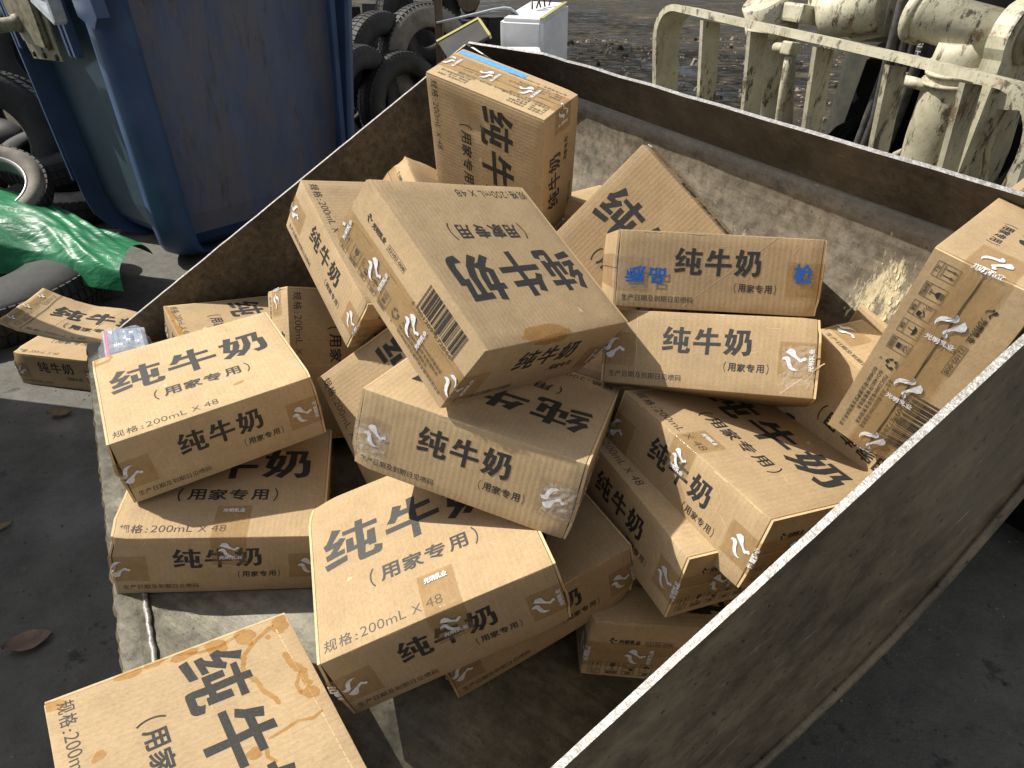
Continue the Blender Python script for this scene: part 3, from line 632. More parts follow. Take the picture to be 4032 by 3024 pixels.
# ---------------------------------------------------------------- steel bucket   local axes: x along the lip, y towards the machine, z up from the floor plate
BK = Matrix(((.4902, .8606, .1383, -1.1143), (-.8705, .4912, .0289, 1.5928), (-.0431, -.1346, .9900, .4259), (0, 0, 0, 1)))
BW = 1.60
bucket = empty('loader_bucket', BK, 'wide worn steel loader bucket heaped with brown cartons', 'bucket')
PROF = [(.045, 0), (.745, 0), (.80, .022), (.87, .075), (.94, .135), (1.01, .205), (1.07, .285), (1.12, .38), (1.165, .47), (1.195, .56), (1.207, .64), (1.203, .70), (1.190, .739)]
def sheet(bm, prof, x0, x1, t, n=26, mi=0, wob=.0):
    """a curved sheet: its inner face follows prof, thickness t behind it"""
    nr = []
    for i, p in enumerate(prof):
        a, b = prof[max(0, i-1)], prof[min(len(prof)-1, i+1)]; dy, dz = b[0]-a[0], b[1]-a[1]; l = math.hypot(dy, dz); nr.append((dz/l, -dy/l))
    fr = [[bm.verts.new((x0+(x1-x0)*k/n, p[0]+wob*noise.noise(Vector((k*.4, p[0]*3, p[1]*3))), p[1]+wob*noise.noise(Vector((k*.4+9, p[0]*3, p[1]*3))))) for p in prof] for k in range(n+1)]
    bk = [[bm.verts.new((x0+(x1-x0)*k/n, p[0]+q[0]*t, p[1]+q[1]*t)) for p, q in zip(prof, nr)] for k in range(n+1)]
    m = len(prof)
    for k in range(n):
        for i in range(m-1):
            for gq in (fr, bk):
                f = bm.faces.new((gq[k][i], gq[k+1][i], gq[k+1][i+1], gq[k][i+1])); f.smooth = True; f.material_index = mi
        bm.faces.new((fr[k][0], fr[k+1][0], bk[k+1][0], bk[k][0])); bm.faces.new((fr[k][-1], fr[k+1][-1], bk[k+1][-1], bk[k][-1]))
    for k in (0, n):
        for i in range(m-1): bm.faces.new((fr[k][i], fr[k][i+1], bk[k][i+1], bk[k][i]))
    return recalc(bm)
obj('floor_plate', sheet(bmesh.new(), PROF[:2], 0, BW, .014, 2), 'floor', bucket)
# pale dried flakes on the back plate
rng = random.Random(11); bm = sheet(bmesh.new(), PROF[1:], 0, BW, .012, 30)
def on_prof(t):
    q = PROF[3:]; L = [0]
    for a, b in zip(q, q[1:]): L.append(L[-1]+math.hypot(b[0]-a[0], b[1]-a[1]))
    s = t*L[-1]
    for i in range(len(q)-1):
        if s <= L[i+1] or i == len(q)-2:
            f = (s-L[i])/(L[i+1]-L[i]); return q[i][0]+(q[i+1][0]-q[i][0])*f-.0012, q[i][1]+(q[i+1][1]-q[i][1])*f+.001
def flake(x, t, r, st):
    pts = []
    for k in range(9):
        a = 2*math.pi*k/9; rr = r*rng.uniform(.35, 1.2); y, z = on_prof(min(.985, max(0, t+rr*st*math.sin(a)))); pts.append(bm.verts.new((x+rr*math.cos(a), y, z)))
    f = bm.faces.new(pts); f.material_index = 1; f.normal_update()
    if f.normal.y > 0: f.normal_flip()
for _ in range(70): flake(rng.gauss(1.295, .03), rng.gauss(.70, .08), abs(rng.gauss(.0014, .0012))+.0006, 3)
obj('back_plate', bm, ['back', 'flake'], bucket)

# upper band leaning forward over the load; its free edge drops at the far corner
bm = bmesh.new(); n = 30; top = []; bot = []; topb = []; botb = []
for k in range(n+1):
    x = BW*k/n; s = min(1, x/.27); ty, tz = 1.022+(1.100-1.022)*s, .812+(.827-.812)*s
    w = .0015*noise.noise(Vector((k*.5, 1, 2)))
    bot.append(bm.verts.new((x, 1.187, .742))); top.append(bm.verts.new((x, ty+w, tz+w))); botb.append(bm.verts.new((x, 1.192, .749))); topb.append(bm.verts.new((x, ty+w+.004, tz+w+.005)))
for k in range(n):
    for a, b, mi in ((bot, top, 0), (top, topb, 1), (topb, botb, 0), (botb, bot, 0)):
        f = bm.faces.new((a[k], a[k+1], b[k+1], b[k])); f.material_index = mi
for k in (0, n): bm.faces.new((bot[k], top[k], topb[k], botb[k]))
obj('upper_band', recalc(bm), ['guardband', 'rim'], bucket)
# side plates: straight bright upper rim, curved heel
rimN = 40
def side_plate(x0, x1):
    bm = bmesh.new(); out = [(y, z-.012 if z < .05 else z) for y, z in PROF[1:]]
    rim = [(1.018, .808)] + [(1.018-(1.018-.02)*i/rimN, .808-(.808-(-.006))*i/rimN+.0016*noise.noise(Vector((i*.8, x0, 0)))) for i in range(1, rimN+1)]
    pts = [(p[0]+.012, p[1]) for p in out[1:]]; pts = [(.02, -.014), (.745, -.014), (.80, .010), (.88, .072), (.955, .132), (1.052, .140)] + [q for q in pts if q[1] > .16] + rim
    a = [bm.verts.new((x0, y, z)) for y, z in pts]; b = [bm.verts.new((x1, y, z)) for y, z in pts]
    bm.faces.new(a); bm.faces.new(b[::-1])
    for i in range(len(pts)):
        f = bm.faces.new((a[i], a[(i+1) % len(pts)], b[(i+1) % len(pts)], b[i])); f.material_index = 1 if i >= len(pts)-rimN-1 else 0
    return recalc(bm)
o = obj('side_plate', side_plate(-.009, -.0005), ['inner', 'bare'], bucket)
o = obj('side_plate', side_plate(BW+.0005, BW+.0095), ['side', 'bare'], bucket)
bm = bmesh.new(); tube(bm, [(BW+.013, .03, -.012)]+[(BW+.013, p[0]+.006+.002*noise.noise(Vector((i*1.7, 3, 1))), p[1]-.010+.004*i/12) for i, p in enumerate(PROF[1:10])], [.009]*10, 8)
obj('weld_bead', bm, 'side', bucket)
# cutting edge: thick bar with a torn front
bm = bmesh.new(); n = 170; rows = []
for k in range(n+1):
    x = -.011+(BW+.0255)*k/n; j = .0045*noise.noise(Vector((x*38, 2, 0)))+.003*noise.noise(Vector((x*120, 5, 0)))
    rows.append([bm.verts.new(p) for p in ((x, -.002+j, -.010), (x, .001+j*.8, .0035), (x, .030, .0045), (x, .0435, .004), (x, .0435, -.016))])
for a, b in zip(rows, rows[1:]):
    for i in range(4): f = bm.faces.new((a[i], b[i], b[i+1], a[i+1])); f.material_index = 1 if i == 0 else 0
    bm.faces.new((a[4], b[4], b[0], a[0]))
bm.faces.new(rows[0]); bm.faces.new(rows[-1][::-1])
obj('cutting_edge', recalc(bm), ['floor', 'side'], bucket)
bm = bmesh.new(); tube(bm, [(.01+1.58*k/120, .0445+.0025*noise.noise(Vector((k*.7, 0, 2))), .003) for k in range(121)], [.0045+.002*noise.noise(Vector((k*1.9, 0, 0))) for k in range(121)], 8)
obj('weld_bead', bm, 'bare', bucket)
# ---------------------------------------------------------------- cartons
cart = {}
wn = lambda: Print()
P4 = Print()
for a in ((-.157, -.148, .016, .008, 1.2, 1), (-.160, -.060, .007, .018, 0, 2), (-.158, .010, .008, .020, .1, 3), (-.152, .050, .016, .013, .4, 4), (-.150, .090, .017, .013, .2, 5), (-.148, .140, .018, .012, -.5, 6), (-.060, -.112, .006, .009, .5, 7), (.028, .043, .008, .010, .2, 8), (-.134, .118, .005, .004, 0, 12), (-.163, -.028, .006, .014, 0, 15), (-.020, .136, .013, .009, .9, 16)): blob(P4, *a[:5], a[5], 'stain')
streak(P4, [(-.163, .0), (-.152, .030), (-.150, .055), (-.158, .085)], .0040, 3, 'stain')
streak(P4, [(-.152, .132), (-.135, .098), (-.118, .078), (-.098, .070), (-.084, .0725), (-.070, .080), (-.052, .082), (-.034, .092), (-.022, .094)], .0052, 5, 'stain')
streak(P4, [(-.098, .128), (-.076, .130), (-.056, .140), (-.040, .137), (-.030, .141)], .0080, 8, 'stain'); streak(P4, [(-.058, .136), (-.040, .124), (-.022, .124)], .0040, 9, 'stain')
streak(P4, [(.018, .064), (.016, .085), (.012, .105), (.018, .126), (.012, .140)], .0034, 11, 'stain'); streak(P4, [(.024, .060), (.040, .056), (.052, .064)], .0034, 14, 'stain')
for k in range(24): P4.line((-.142+.0105*k, .1325+.0003*k), (-.1335+.0105*k, .1328+.0003*k), .0014 if k % 5 else .0022, 'kraft_edge')
P1 = Print(); blob(P1, -.150, .140, .022, .016, .3, 21, 'stain'); blob(P1, .052, -.098, .010, .004, .2, 22, 'stain')
P5 = Print(); blob(P5, .026, .149, .052, .015, .03, 31, 'stain', 40, .7); P5b = Print(); blob(P5b, -.03, .058, .036, .012, 0, 32, 'stain')
P10 = Print(); P19 = Print()
for k in range(26):
    P10.line((-.035+.0006*math.sin(k), -.13+.0105*k), (-.035+.0006*math.sin(k+1), -.12+.0105*k), .0012, 'worn'); P19.line((.004, -.14+.011*k), (.004+.001*math.sin(k), -.129+.011*k), .0016, 'worn')
P8 = Print(); blob(P8, -.108, -.030, .013, .020, .4, 61, 'worn', jag=.5); blob(P8, -.104, -.018, .006, .014, .5, 63, 'ink', jag=.6); blob(P8, -.088, -.006, .010, .002, .9, 65, 'ink', jag=.5)  # torn hole: the shade inside it is painted with ink black
P21 = Print()
for k in range(9): blob(P21, -.150+.03*k, -.150+.004*math.sin(k*2), .018, .006+.004*(k % 3), 0, 40+k, 'stain')
P11 = Print()
for k in range(14): P11.line((-.055+.0105*k, -.058+.0088*k), (-.044+.0105*k, -.049+.0088*k), .0011, 'worn')
P12 = Print()
for k in range(10): P12.line((.115+.006*k, -.058+.0052*k), (.1215+.006*k, -.0535+.0052*k), .0016, 'worn')
for k in range(8): P12.line((-.110-.0008*k, -.055+.014*k), (-.1108-.0008*k, -.042+.014*k), .0012, 'worn')
blue11 = Print(); blue11.text('品', -.112, -.022, -.085, .004, 'blue_ink', .03, rot=180); blue11.text('质', -.152, -.022, -.118, .006, 'blue_ink', .03, rot=180); blue11.text('检', .120, -.010, .152, .022, 'blue_ink', .03)
AM = 'AMP'
spec = {
 1: dict(label='tilted sunlit carton resting on another beside the bucket lip, stained at one corner', extra=[('A', P1)], opens={'N': (.006, .003)}, phase=0.004, wear=6, crush=[((1, -1, 1), .003, .03), ((-1, 1, 1), .003, .04)]),
 2: dict(label='flat carton under the tilted one by the lip, its top half in shade', patch=(.075, .060, -.012, .044), phase=0.012),
 3: dict(label='large sunlit front carton with a tape strip over its front edge', patch=(.070, .058, -.018, .034), phase=0.000, wear=7, opens={'N': (.007, .004)}),
 4: dict(label='carton splashed with orange brown liquid stains, lying in the front corner', extra=[('A', P4)], bulge=.001),
 5: dict(crush=[((-1, 1, -1), .004, .03)], label='carton leaning on top of the heap with barcode and handling icons towards the viewer', ends='B', extra=[('A', P5), ('P', P5b)], phase=.022, tz=-.018, opens={'B': (.001, .0025)}, gap=(.0010, .001), bulge=.0012),
 6: dict(label='carton with upside down top title and crinkled clear tape, under the leaning barcode carton', clear='BN', phase=0.057, crush=[((1, 1, -1), .005, .035), ((-1, 1, -1), .003, .03)]),
 7: dict(label='carton tipped on edge, wedged between the far bucket side and the barcode carton', ends='B', phase=0.006),
 8: dict(crush=[((-1, 1, -1), .003, .03)], extra=[('A', P8)], label='upright carton with a blue printed strip, standing in the far corner of the bucket', ends='N', dents=[((-.105, -.03, HZ), (0, 0, -.012), .035), ((-.118, -.03, HZ), (0, 0, .010), .022)], phase=.03),
 9: dict(label='crushed pale carton corner poking up behind the barcode carton', ends='B', crush=[((1, -1, 1), .012, .07), ((-1, -1, 1), .010, .10)], bulge=-.004),
 10: dict(label='carton standing on its corner like a tent against the bucket back', extra=[('A', P10)], bulge=.001),
 11: dict(crush=[((1, -1, -1), .004, .03)], label='upper of two stacked cartons, with blue lettering on its side tape', logos=False, extra=[('M', P11), ('M', blue11)], clear='N', opens={'N': (.003, .002)}, phase=0.010),
 12: dict(label='lower of two stacked cartons, creased across its right corner', extra=[('M', P12)], phase=0.003, crush=[((1, -1, 1), .004, .03), ((-1, -1, 1), .006, .05)]),
 13: dict(label='carton by the near bucket side with a sunlit triangle across its top and side', ends='B', patch=(.062, .050, -.036, .014), phase=0.008, crush=[((1, -1, -1), .002, .02)]),
 14: dict(label='shaded carton below the sunlit triangle carton, its icon end towards the near bucket side', ends='B', phase=0.002),
 15: dict(label='shaded carton mostly hidden under the large front carton', phase=0.000),
 16: dict(label='shaded carton on the bucket floor at the near side, icon end facing the viewer', ends='B', phase=0.010),
 17: dict(label='carton leaning over the near bucket rim with a gaping taped end and barcode', ends='B', phase=0.012, opens={'B': (.0015, .0028)}, gap=(.0015, .0045), crush=[((1, 1, 1), .010, .07)], tz=.0),
 18: dict(label='shaded carton squeezed behind the one leaning over the near rim', art='MPZ', crush=[((.2, -1, -1), .012, .05)]),
 19: dict(label='creased carton standing on its side in shade behind the tilted sunlit carton', extra=[('A', P19)], bulge=.001),
 20: dict(label='tilted carton standing half hidden between the tilted sunlit carton and the taped one', bulge=.001),
 21: dict(label='flat carton against the far bucket side with a stained edge', extra=[('A', P21)]),
 24: dict(label='carton glimpsed between the upright one and the tent-like one', wear=2),
 25: dict(label='carton glimpsed in the gap left of the lower stacked carton', wear=2),
 26: dict(label='sunlit carton edge showing behind the one leaning over the near rim', wear=2),
 23: dict(label='shaded carton on the ground outside the bucket lip under a flattened one', group='cartons on the ground outside the bucket'),
}
for b, kw in spec.items():
    kw = dict(kw); label = kw.pop('label'); art = kw.pop('art', AM)
    cart[b] = carton(pose(b), b, label, art, **kw)

for b, face, u0, u1, v0, v1, s in ((6, 'P', -.166, -.112, -.050, .010, 3.), (6, 'P', .118, .165, -.034, .020, 8.), (12, 'M', .112, .163, -.050, .018, 17.)):
    obj('crumpled_tape', crumple(cart[b][1], face, u0, u1, v0, v1, .008 if b == 6 else .004, s), 'film', cart[b][0])
# flattened carton lying over the one on the ground
def flat_carton():
    x = Vector((.94, .11, -.335)).normalized(); z = Vector((.32, .14, .94)); z = (z-x*z.dot(x)).normalized(); y = z.cross(x)
    m = Matrix((x, y, z)).transposed().to_4x4(); m.translation = Vector((-1.36, 2.04, .268))
    root = empty('flattened_carton', m, 'flattened carton with a folded printed end, draped over the carton on the ground', 'carton', 'cartons on the ground outside the bucket')
    def D(p):
        p = Vector(p); return p + Vector((0, 0, .010*noise.noise(Vector((p.x*9, p.y*9, 3)))+.006*math.sin(p.x*14)-.02*max(0, p.x)**2*9))
    def fold(p):                                       # the end flap bends down past the crease
        if p.x < -HX: d = -HX-p.x; return Vector((-HX-d*.93, p.y, p.z+d*.12))
        return p
    bm = bmesh.new(); n, m_ = 26, 16; lay = []
    for zz in (0, -.007):
        lay.append([[bm.verts.new(D(fold(Vector((-HX-.064+(A_+.064)*i/n, -HY+B_*j/m_+ (.004*noise.noise(Vector((i*.9, zz*90, 1))) if j in (0, m_) else 0), zz))))) for j in range(m_+1)] for i in range(n+1)])
    for gq in lay:
        for i in range(n):
            for j in range(m_): f = bm.faces.new((gq[i][j], gq[i+1][j], gq[i+1][j+1], gq[i][j+1])); f.smooth = True
    a, b = lay
    ring = [(i, 0) for i in range(n)]+[(n, j) for j in range(m_)]+[(i, m_) for i in range(n, 0, -1)]+[(0, j) for j in range(m_, 0, -1)]
    for (i, j), (k, l) in zip(ring, ring[1:]+ring[:1]): f = bm.faces.new((a[i][j], a[k][l], b[k][l], b[i][j])); f.material_index = SLOT.index('kraft_edge')
    recalc(bm)
    P = Print(); P.items = list(ART['A'].items); P.k = ART['A'].k
    for x0 in (-.12, -.02, .07):
        for k in range(20): P.line((x0+.05*k/20, -.15+.014*k), (x0+.05*(k+1)/20, -.136+.014*k), .0012, 'worn')
    for k in range(22): P.line((-HX+.001, -.15+.0138*k), (-HX+.001, -.1365+.0138*k), .0022, 'ink2')
    add_art(bm, P, 'A', lambda p: D(fold(Vector((p[0], p[1], 0)))), .0016)
    Q = Print()
    for k, (vs, fs, mat, layer) in enumerate(ART['N'].items):
        if mat == 'blue_band': continue
        Q.k += 1; Q.items.append(([(-HX-.004-(HZ-v-.004)*.52, u) for u, v in vs], fs, mat, Q.k))
    add_art(bm, Q, 'A', lambda p: D(fold(Vector((p[0], p[1], 0)))), .0016)
    obj('carton_sheet', bm, SLOT, root)
    bm = bmesh.new(); 
    gq = [[bm.verts.new(D(fold(Vector((-HX-.064+.004+.030*i/3, -HY+B_*j/12, 0))))+Vector((0, 0, .0022))) for j in range(13)] for i in range(4)]
    for i in range(3):
        for j in range(12): bm.faces.new((gq[i][j], gq[i+1][j], gq[i+1][j+1], gq[i][j+1]))
    P = Print()
    for s in (-.10, .0, .10): logo(P, s, 0, .028, 0, 'white_ink')
    for k, (vs, fs, mat, layer) in enumerate(P.items):
        bv = [bm.verts.new(D(fold(Vector((-HX-.046+v, u, 0))))+Vector((0, 0, .0026+k*.00003))) for u, v in vs]; q = bm.faces.new(bv); q.material_index = 1
    obj('packing_tape', bm, ['tape', 'white_ink'], root)
flat_carton()

# clear plastic wrap with printed insert on the lip corner
root = empty('plastic_wrap', BK @ Matrix.Translation((.10, .07, .0)), 'crinkled clear plastic wrap with blue and pink print on the bucket lip corner', 'plastic wrap')
bm = bmesh.new(); n = 22; gq = []
for i in range(n+1):
    row = []
    for j in range(15):
        u, v = i/n, j/14; x = -.075+.20*u; y = -.045+.13*v; e = min(u, 1-u, v, 1-v)
        row.append(bm.verts.new((x, y, .006+.075*min(1, e*5)+.010*noise.noise(Vector((x*60, y*60, 1))))))
    gq.append(row)
for i in range(n):
    for j in range(14): f = bm.faces.new((gq[i][j], gq[i+1][j], gq[i+1][j+1], gq[i][j+1])); f.smooth = False
obj('wrap_film', bm, 'clear', root)
bm = bmesh.new(); box(bm, (-.055, -.030, .004), (.105, .068, .066), 0, .004)
box(bm, (-.05, -.026, .0664), (.10, -.020, .0672), 1)
for k in range(6): box(bm, (-.045, -.010+.011*k, .0664), (-.045+.07+.02*math.sin(k*3), -.006+.011*k, .0670), 2)
for k in range(4): box(bm, (-.0558, -.020+.02*k, .012), (-.0552, -.012+.02*k, .052), 2)
obj('printed_insert', bm, ['packet', 'pink', 'pblue'], root)
# ---------------------------------------------------------------- machine behind the bucket (bucket axes)
ld = empty('loader_machine', BK, 'cream painted loader front with backrest guard, cylinders and hoses behind the bucket', 'loader')
def gy(z): return 1.45 + .30*(.955-z)
def flat_bar(bm, pts, w, t, mi=0):
    """flat bar along pts, w deep (y), t thick in the plane of the bend"""
    pts = [Vector(p) for p in pts]; rows = []
    for i, p in enumerate(pts):
        d = (pts[min(i+1, len(pts)-1)]-pts[max(0, i-1)]).normalized(); nrm = d.cross(Vector((0, 1, 0))).normalized()
        rows.append([bm.verts.new(p+nrm*a+Vector((0, b, 0))) for a, b in ((t/2, 0), (t/2, w), (-t/2, w), (-t/2, 0))])
    for a, b in zip(rows, rows[1:]):
        for i in range(4): bm.faces.new((a[i], a[(i+1) % 4], b[(i+1) % 4], b[i]))
    bm.faces.new(rows[0]); bm.faces.new(rows[-1][::-1]); recalc(bm)
def arc(c, r, a0, a1, n): return [(c[0]+r*math.cos(a0+(a1-a0)*i/n), c[1]+r*math.sin(a0+(a1-a0)*i/n)) for i in range(n+1)]
pth = [(.245, .55), (.245, .70), (.245, .86)]+arc((.325, .895), .080, math.pi, math.pi/2, 8)+[(.5, .968), (.8, .958), (1.0, .950)]+arc((1.175, .855), .085, math.pi/2, 0, 8)+[(1.26, .70), (1.26, .5)]
gd = bm = bmesh.new(); flat_bar(bm, [(x, gy(z), z) for x, z in pth], .085, .016)
guard = obj('backrest_guard', bm, 'cream', ld)
for x, z in ((.430, .957), (.592, .952), (.785, .944), (.965, .936), (1.122, .930)):
    bm = bmesh.new(); flat_bar(bm, [(x, gy(z), z), (x, gy(.75), .75), (x, gy(.5), .5)], .060, .011); obj('guard_bar', bm, 'cream', guard)
def cyl(name, pts, r, seg=24, parent=ld, mat='cream', caps=True):
    bm = bmesh.new(); tube(bm, pts, r, seg, 0, caps); return obj(name, bm, mat, parent)
# far lift cylinder
c = cyl('lift_cylinder', [(.365, 1.72, 1.03), (.372, 1.76, .98), (.375, 1.80, .90), (.385, 1.92, .60), (.39, 1.98, .45)], [.062, .064, .064, .064, .064])
cyl('cylinder_collar', [(.372, 1.757, .985), (.374, 1.772, .955)], .070, parent=c)
bm = bmesh.new(); box(bm, (.43, 1.72, .985), (.50, 1.80, 1.03), 0, .008); obj('arm_bracket', bm, 'cream', ld)
# near pivot: horizontal barrel, flange with pin, tilt cylinder below it
p = cyl('pivot_barrel', [(.800, 1.76, 1.040), (.828, 1.76, 1.037), (.831, 1.76, 1.036), (1.005, 1.76, 1.015)], [.056, .056, .050, .050], 28)
bm = bmesh.new(); tube(bm, [(.793, 1.76, 1.041), (.815, 1.76, 1.038)], .062, 28); obj('barrel_ring', bm, 'cream', p)
bm = bmesh.new(); prof = arc((1.76, 1.015), .075, -.4, math.pi+.6, 14)+[(1.72, .80), (1.74, .62), (1.92, .56), (1.90, .80)]
prism(bm, [(1.008, y, z) for y, z in prof], (.040, 0, 0)); recalc(bm); fl = obj('pivot_flange', bm, 'cream', ld)
bm = bmesh.new(); tube(bm, [(1.043, 1.76, 1.018), (1.061, 1.76, 1.016)], [.048, .046], 24); tube(bm, [(1.059, 1.76, 1.016), (1.067, 1.76, 1.015)], [.030, .026], 16); obj('pivot_pin', bm, 'bracket', fl)
t = cyl('tilt_cylinder', [(.93, 1.76, 1.00), (.932, 1.765, .975), (.932, 1.77, .955), (.925, 1.80, .80), (.915, 1.86, .60), (.905, 1.92, .42)], [.056, .061, .064, .064, .064, .064], 28)
for z0 in (.962, .945, .925): cyl('cylinder_band', [(.932, 1.768, z0), (.932, 1.770, z0-.007)], .067, parent=t)
# lift arm: upper boss and plate
a = cyl('lift_arm', [(.47, 1.85, 1.10), (.49, 1.83, 1.05), (.54, 1.80, 1.02), (.66, 1.82, 1.04)], [.05, .058, .060, .050], 20)
bm = bmesh.new(); prism(bm, [(.51, 1.80, 1.14), (.66, 1.82, 1.14), (.665, 1.84, .985), (.61, 1.83, .965), (.550, 1.80, .98)], (.02, .10, .01)); recalc(bm); obj('arm_plate', bm, 'cream', ld)
# right hand bracket plate with a cut-out window
bm = bmesh.new(); O_ = [(1.035, .925), (1.16, .955), (1.20, .80), (1.19, .66), (1.06, .62), (1.03, .78)]; I_ = [(1.062, .885), (1.128, .895), (1.135, .83), (1.122, .735), (1.082, .715), (1.060, .80)]
for yy in (1.72, 1.75):
    pass
of = [bm.verts.new((x, 1.72+.25*(.95-z), z)) for x, z in O_]; ob = [bm.verts.new((x, 1.755+.25*(.95-z), z)) for x, z in O_]
i_f = [bm.verts.new((x, 1.72+.25*(.95-z), z)) for x, z in I_]; ib = [bm.verts.new((x, 1.755+.25*(.95-z), z)) for x, z in I_]
for k in range(6):
    j = (k+1) % 6
    bm.faces.new((of[k], of[j], i_f[j], i_f[k])); bm.faces.new((ob[k], ob[j], ib[j], ib[k])); bm.faces.new((of[k], of[j], ob[j], ob[k])); bm.faces.new((i_f[k], i_f[j], ib[j], ib[k]))
br = obj('link_bracket', recalc(bm), 'cream', ld)
bm = bmesh.new(); tube(bm, [(1.165, 1.765, .80), (1.165, 1.748, .802)], .012, 12); obj('bracket_bolt', bm, 'rust', br)
bm = bmesh.new(); tube(bm, [(1.09, 1.83, .86), (1.10, 1.83, .825)], .006, 8); obj('grease_pipe', bm, 'white', br)
# small pipes with elbow blocks
for (x, z, x2) in ((.500, .925, .44), (.828, .905, .92)):
    bm = bmesh.new(); box(bm, (x-.017, 1.70, z-.016), (x+.017, 1.735, z+.016), 0, .004); e = obj('pipe_elbow', bm, 'cream', ld)
    cyl('hydraulic_pipe', [(x, 1.718, z), (x+.004, 1.735, z-.10), (x+.006, 1.80, z-.35)], .011, 12, e); cyl('hydraulic_pipe', [(x, 1.718, z), (x2, 1.73, z-.004)], .012, 12, e)
cyl('hydraulic_pipe', [(.845, 1.80, .735), (.90, 1.79, .775)], .009, 10)
# hoses
hs = []
for k, (x, r) in enumerate(((.712, .013), (.735, .010), (.752, .010), (.772, .014), (.690, .012))):
    hs.append(cyl('hydraulic_hose', [(x+.012, 1.79+.01*k, 1.16), (x+.004, 1.80+.01*k, 1.06), (x, 1.83+.01*k, .95), (x-.02, 1.90, .80), (x-.06, 1.96, .60), (x-.07, 2.0, .40)], r, 12, mat='hose'))
for k in range(3): cyl('hydraulic_hose', [(.60+.03*k, 2.02, .93), (.64+.02*k, 1.98, .84), (.60-.02*k, 1.95, .74), (.52-.02*k, 1.96, .62), (.47, 2.0, .5)], .011, 10, mat='shadeblack')
vs, fs, a0, a1, b0, b1 = text_geo('W.P.4250 PSI H', .01); bm = bmesh.new()
HA, HB = Vector((.784, 1.816, 1.085)), Vector((.776, 1.846, .958))
dirx = (HB-HA).normalized(); nrm = Vector((.35, -.93, .05)); nrm = (nrm-dirx*nrm.dot(dirx)).normalized(); diry = nrm.cross(dirx)
bv = [bm.verts.new(HA+dirx*((x-a0)/(a1-a0)*(HB-HA).length)+diry*(((y-b0)/(b1-b0)-.5)*.012)+nrm*.0125) for x, y in vs]
for f in fs:
    try: bm.faces.new([bv[i] for i in f])
    except ValueError: pass
obj('hose_marking', bm, 'white', hs[3])
# body behind: deep shade painted black; low front block added to stop sun
bm = bmesh.new(); box(bm, (.60, 1.55, .10), (1.34, 2.06, .52), 0, .03); box(bm, (.53, 2.06, -.30), (1.55, 3.6, 1.35), 0, .03); box(bm, (.56, 1.96, .40), (.70, 2.05, .93), 0, .01); box(bm, (1.25, 1.95, .0), (1.60, 2.05, 1.3), 0, .03); obj('machine_body', bm, 'shadeblack', ld)
bm = bmesh.new(); prism(bm, [(.455, 2.00, 1.02), (.60, 1.98, 1.00), (.62, 2.02, .60), (.50, 2.08, .40), (.44, 2.06, .70)], (0, .05, 0)); recalc(bm); obj('mount_plate', bm, 'olive', ld)
bm = bmesh.new(); prism(bm, [(1.12, 1.95, 1.25), (1.30, 1.98, 1.22), (1.30, 2.0, .60), (1.22, 2.0, .55)], (.012, .05, 0)); recalc(bm); obj('body_plate', bm, 'cream', ld)
bm = bmesh.new(); box(bm, (.30, 1.95, .30), (1.30, 2.10, .46), 0, .02); box(bm, (.2, 1.30, .25), (1.4, 1.40, .50), 0, .01); obj('cross_member', bm, 'cream', ld)
for x in (.34, 1.20):
    bm = bmesh.new(); prism(bm, [(x, 1.24, .40), (x, 2.15, .62), (x, 2.15, .42), (x, 1.24, .22)], (.04, 0, 0)); recalc(bm); obj('loader_arm', bm, 'cream', ld)
# ---------------------------------------------------------------- blue waste bin
def bin_shape(bm, C0, dl, dr, L1, L2, zs, rad=.13, seg=5, mi=(0, 1, 1)):
    nL, nR = Vector((dl.y, -dl.x, 0)), Vector((-dr.y, dr.x, 0))
    if nL.dot(dr) > 0: nL = -nL
    if nR.dot(dl) > 0: nR = -nR
    rings = []
    for z, e in zs:
        c = [C0-dl*e-dr*e, C0+dl*(L1+e)-dr*e, C0+dl*(L1+e)+dr*(L2+e), C0+dr*(L2+e)-dl*e]
        cs = [(-dl, -dr), (dl, -dr), (dl, dr), (-dl, dr)]
        ring = []
        for k in range(4):
            q = c[k]; a, b = cs[k]; r = rad if k == 0 else .10; ctr = q-a*r-b*r
            u, v = (b, a) if k in (1, 3) else (a, b)
            ar = [ctr+(u*math.cos(t)+v*math.sin(t))*r for t in [math.pi/2*i/seg for i in range(seg+1)]]
            ring.append(ar)
        ring = [p for ar in (ring[0], ring[3][::1], ring[2], ring[1]) for p in ar]
        rings.append([bm.verts.new((p.x, p.y, z)) for p in ring])
    n = len(rings[0])
    for a, b in zip(rings, rings[1:]):
        for j in range(n):
            f = bm.faces.new((a[j], a[(j+1) % n], b[(j+1) % n], b[j])); f.smooth = (a[j].co-a[(j+1) % n].co).length < .12
    bm.faces.new(rings[0]); bm.faces.new(rings[-1])
    return nL, nR
BC0, BDL, BDR = Vector((-1.590, 3.075, 0)), Vector((-.773, .634, 0)), Vector((.634, .773, 0))
bn = empty('waste_bin', Matrix.Translation((-1.5, 3.9, 0)), 'big dirty blue plastic waste bin with a steel side bracket beside the bucket', 'waste bin')
def inbin(bm):
    for v in bm.verts: v.co -= Vector((-1.5, 3.9, 0))
    return bm
ZS = [(.004, -.17), (.028, -.10), (.065, -.05), (.12, -.015), (.22, .004), (.50, .022), (.80, .043), (1.05, .060), (1.26, .075)]
bm = bmesh.new(); nL, nR = bin_shape(bm, BC0, BDL, BDR, .94, 1.16, ZS); recalc(bm); bm.normal_update()
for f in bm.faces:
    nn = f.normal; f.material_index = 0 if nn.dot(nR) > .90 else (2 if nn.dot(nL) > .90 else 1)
obj('bin_body', inbin(bm), ['bin', 'binclean', 'binreflect'], bn)
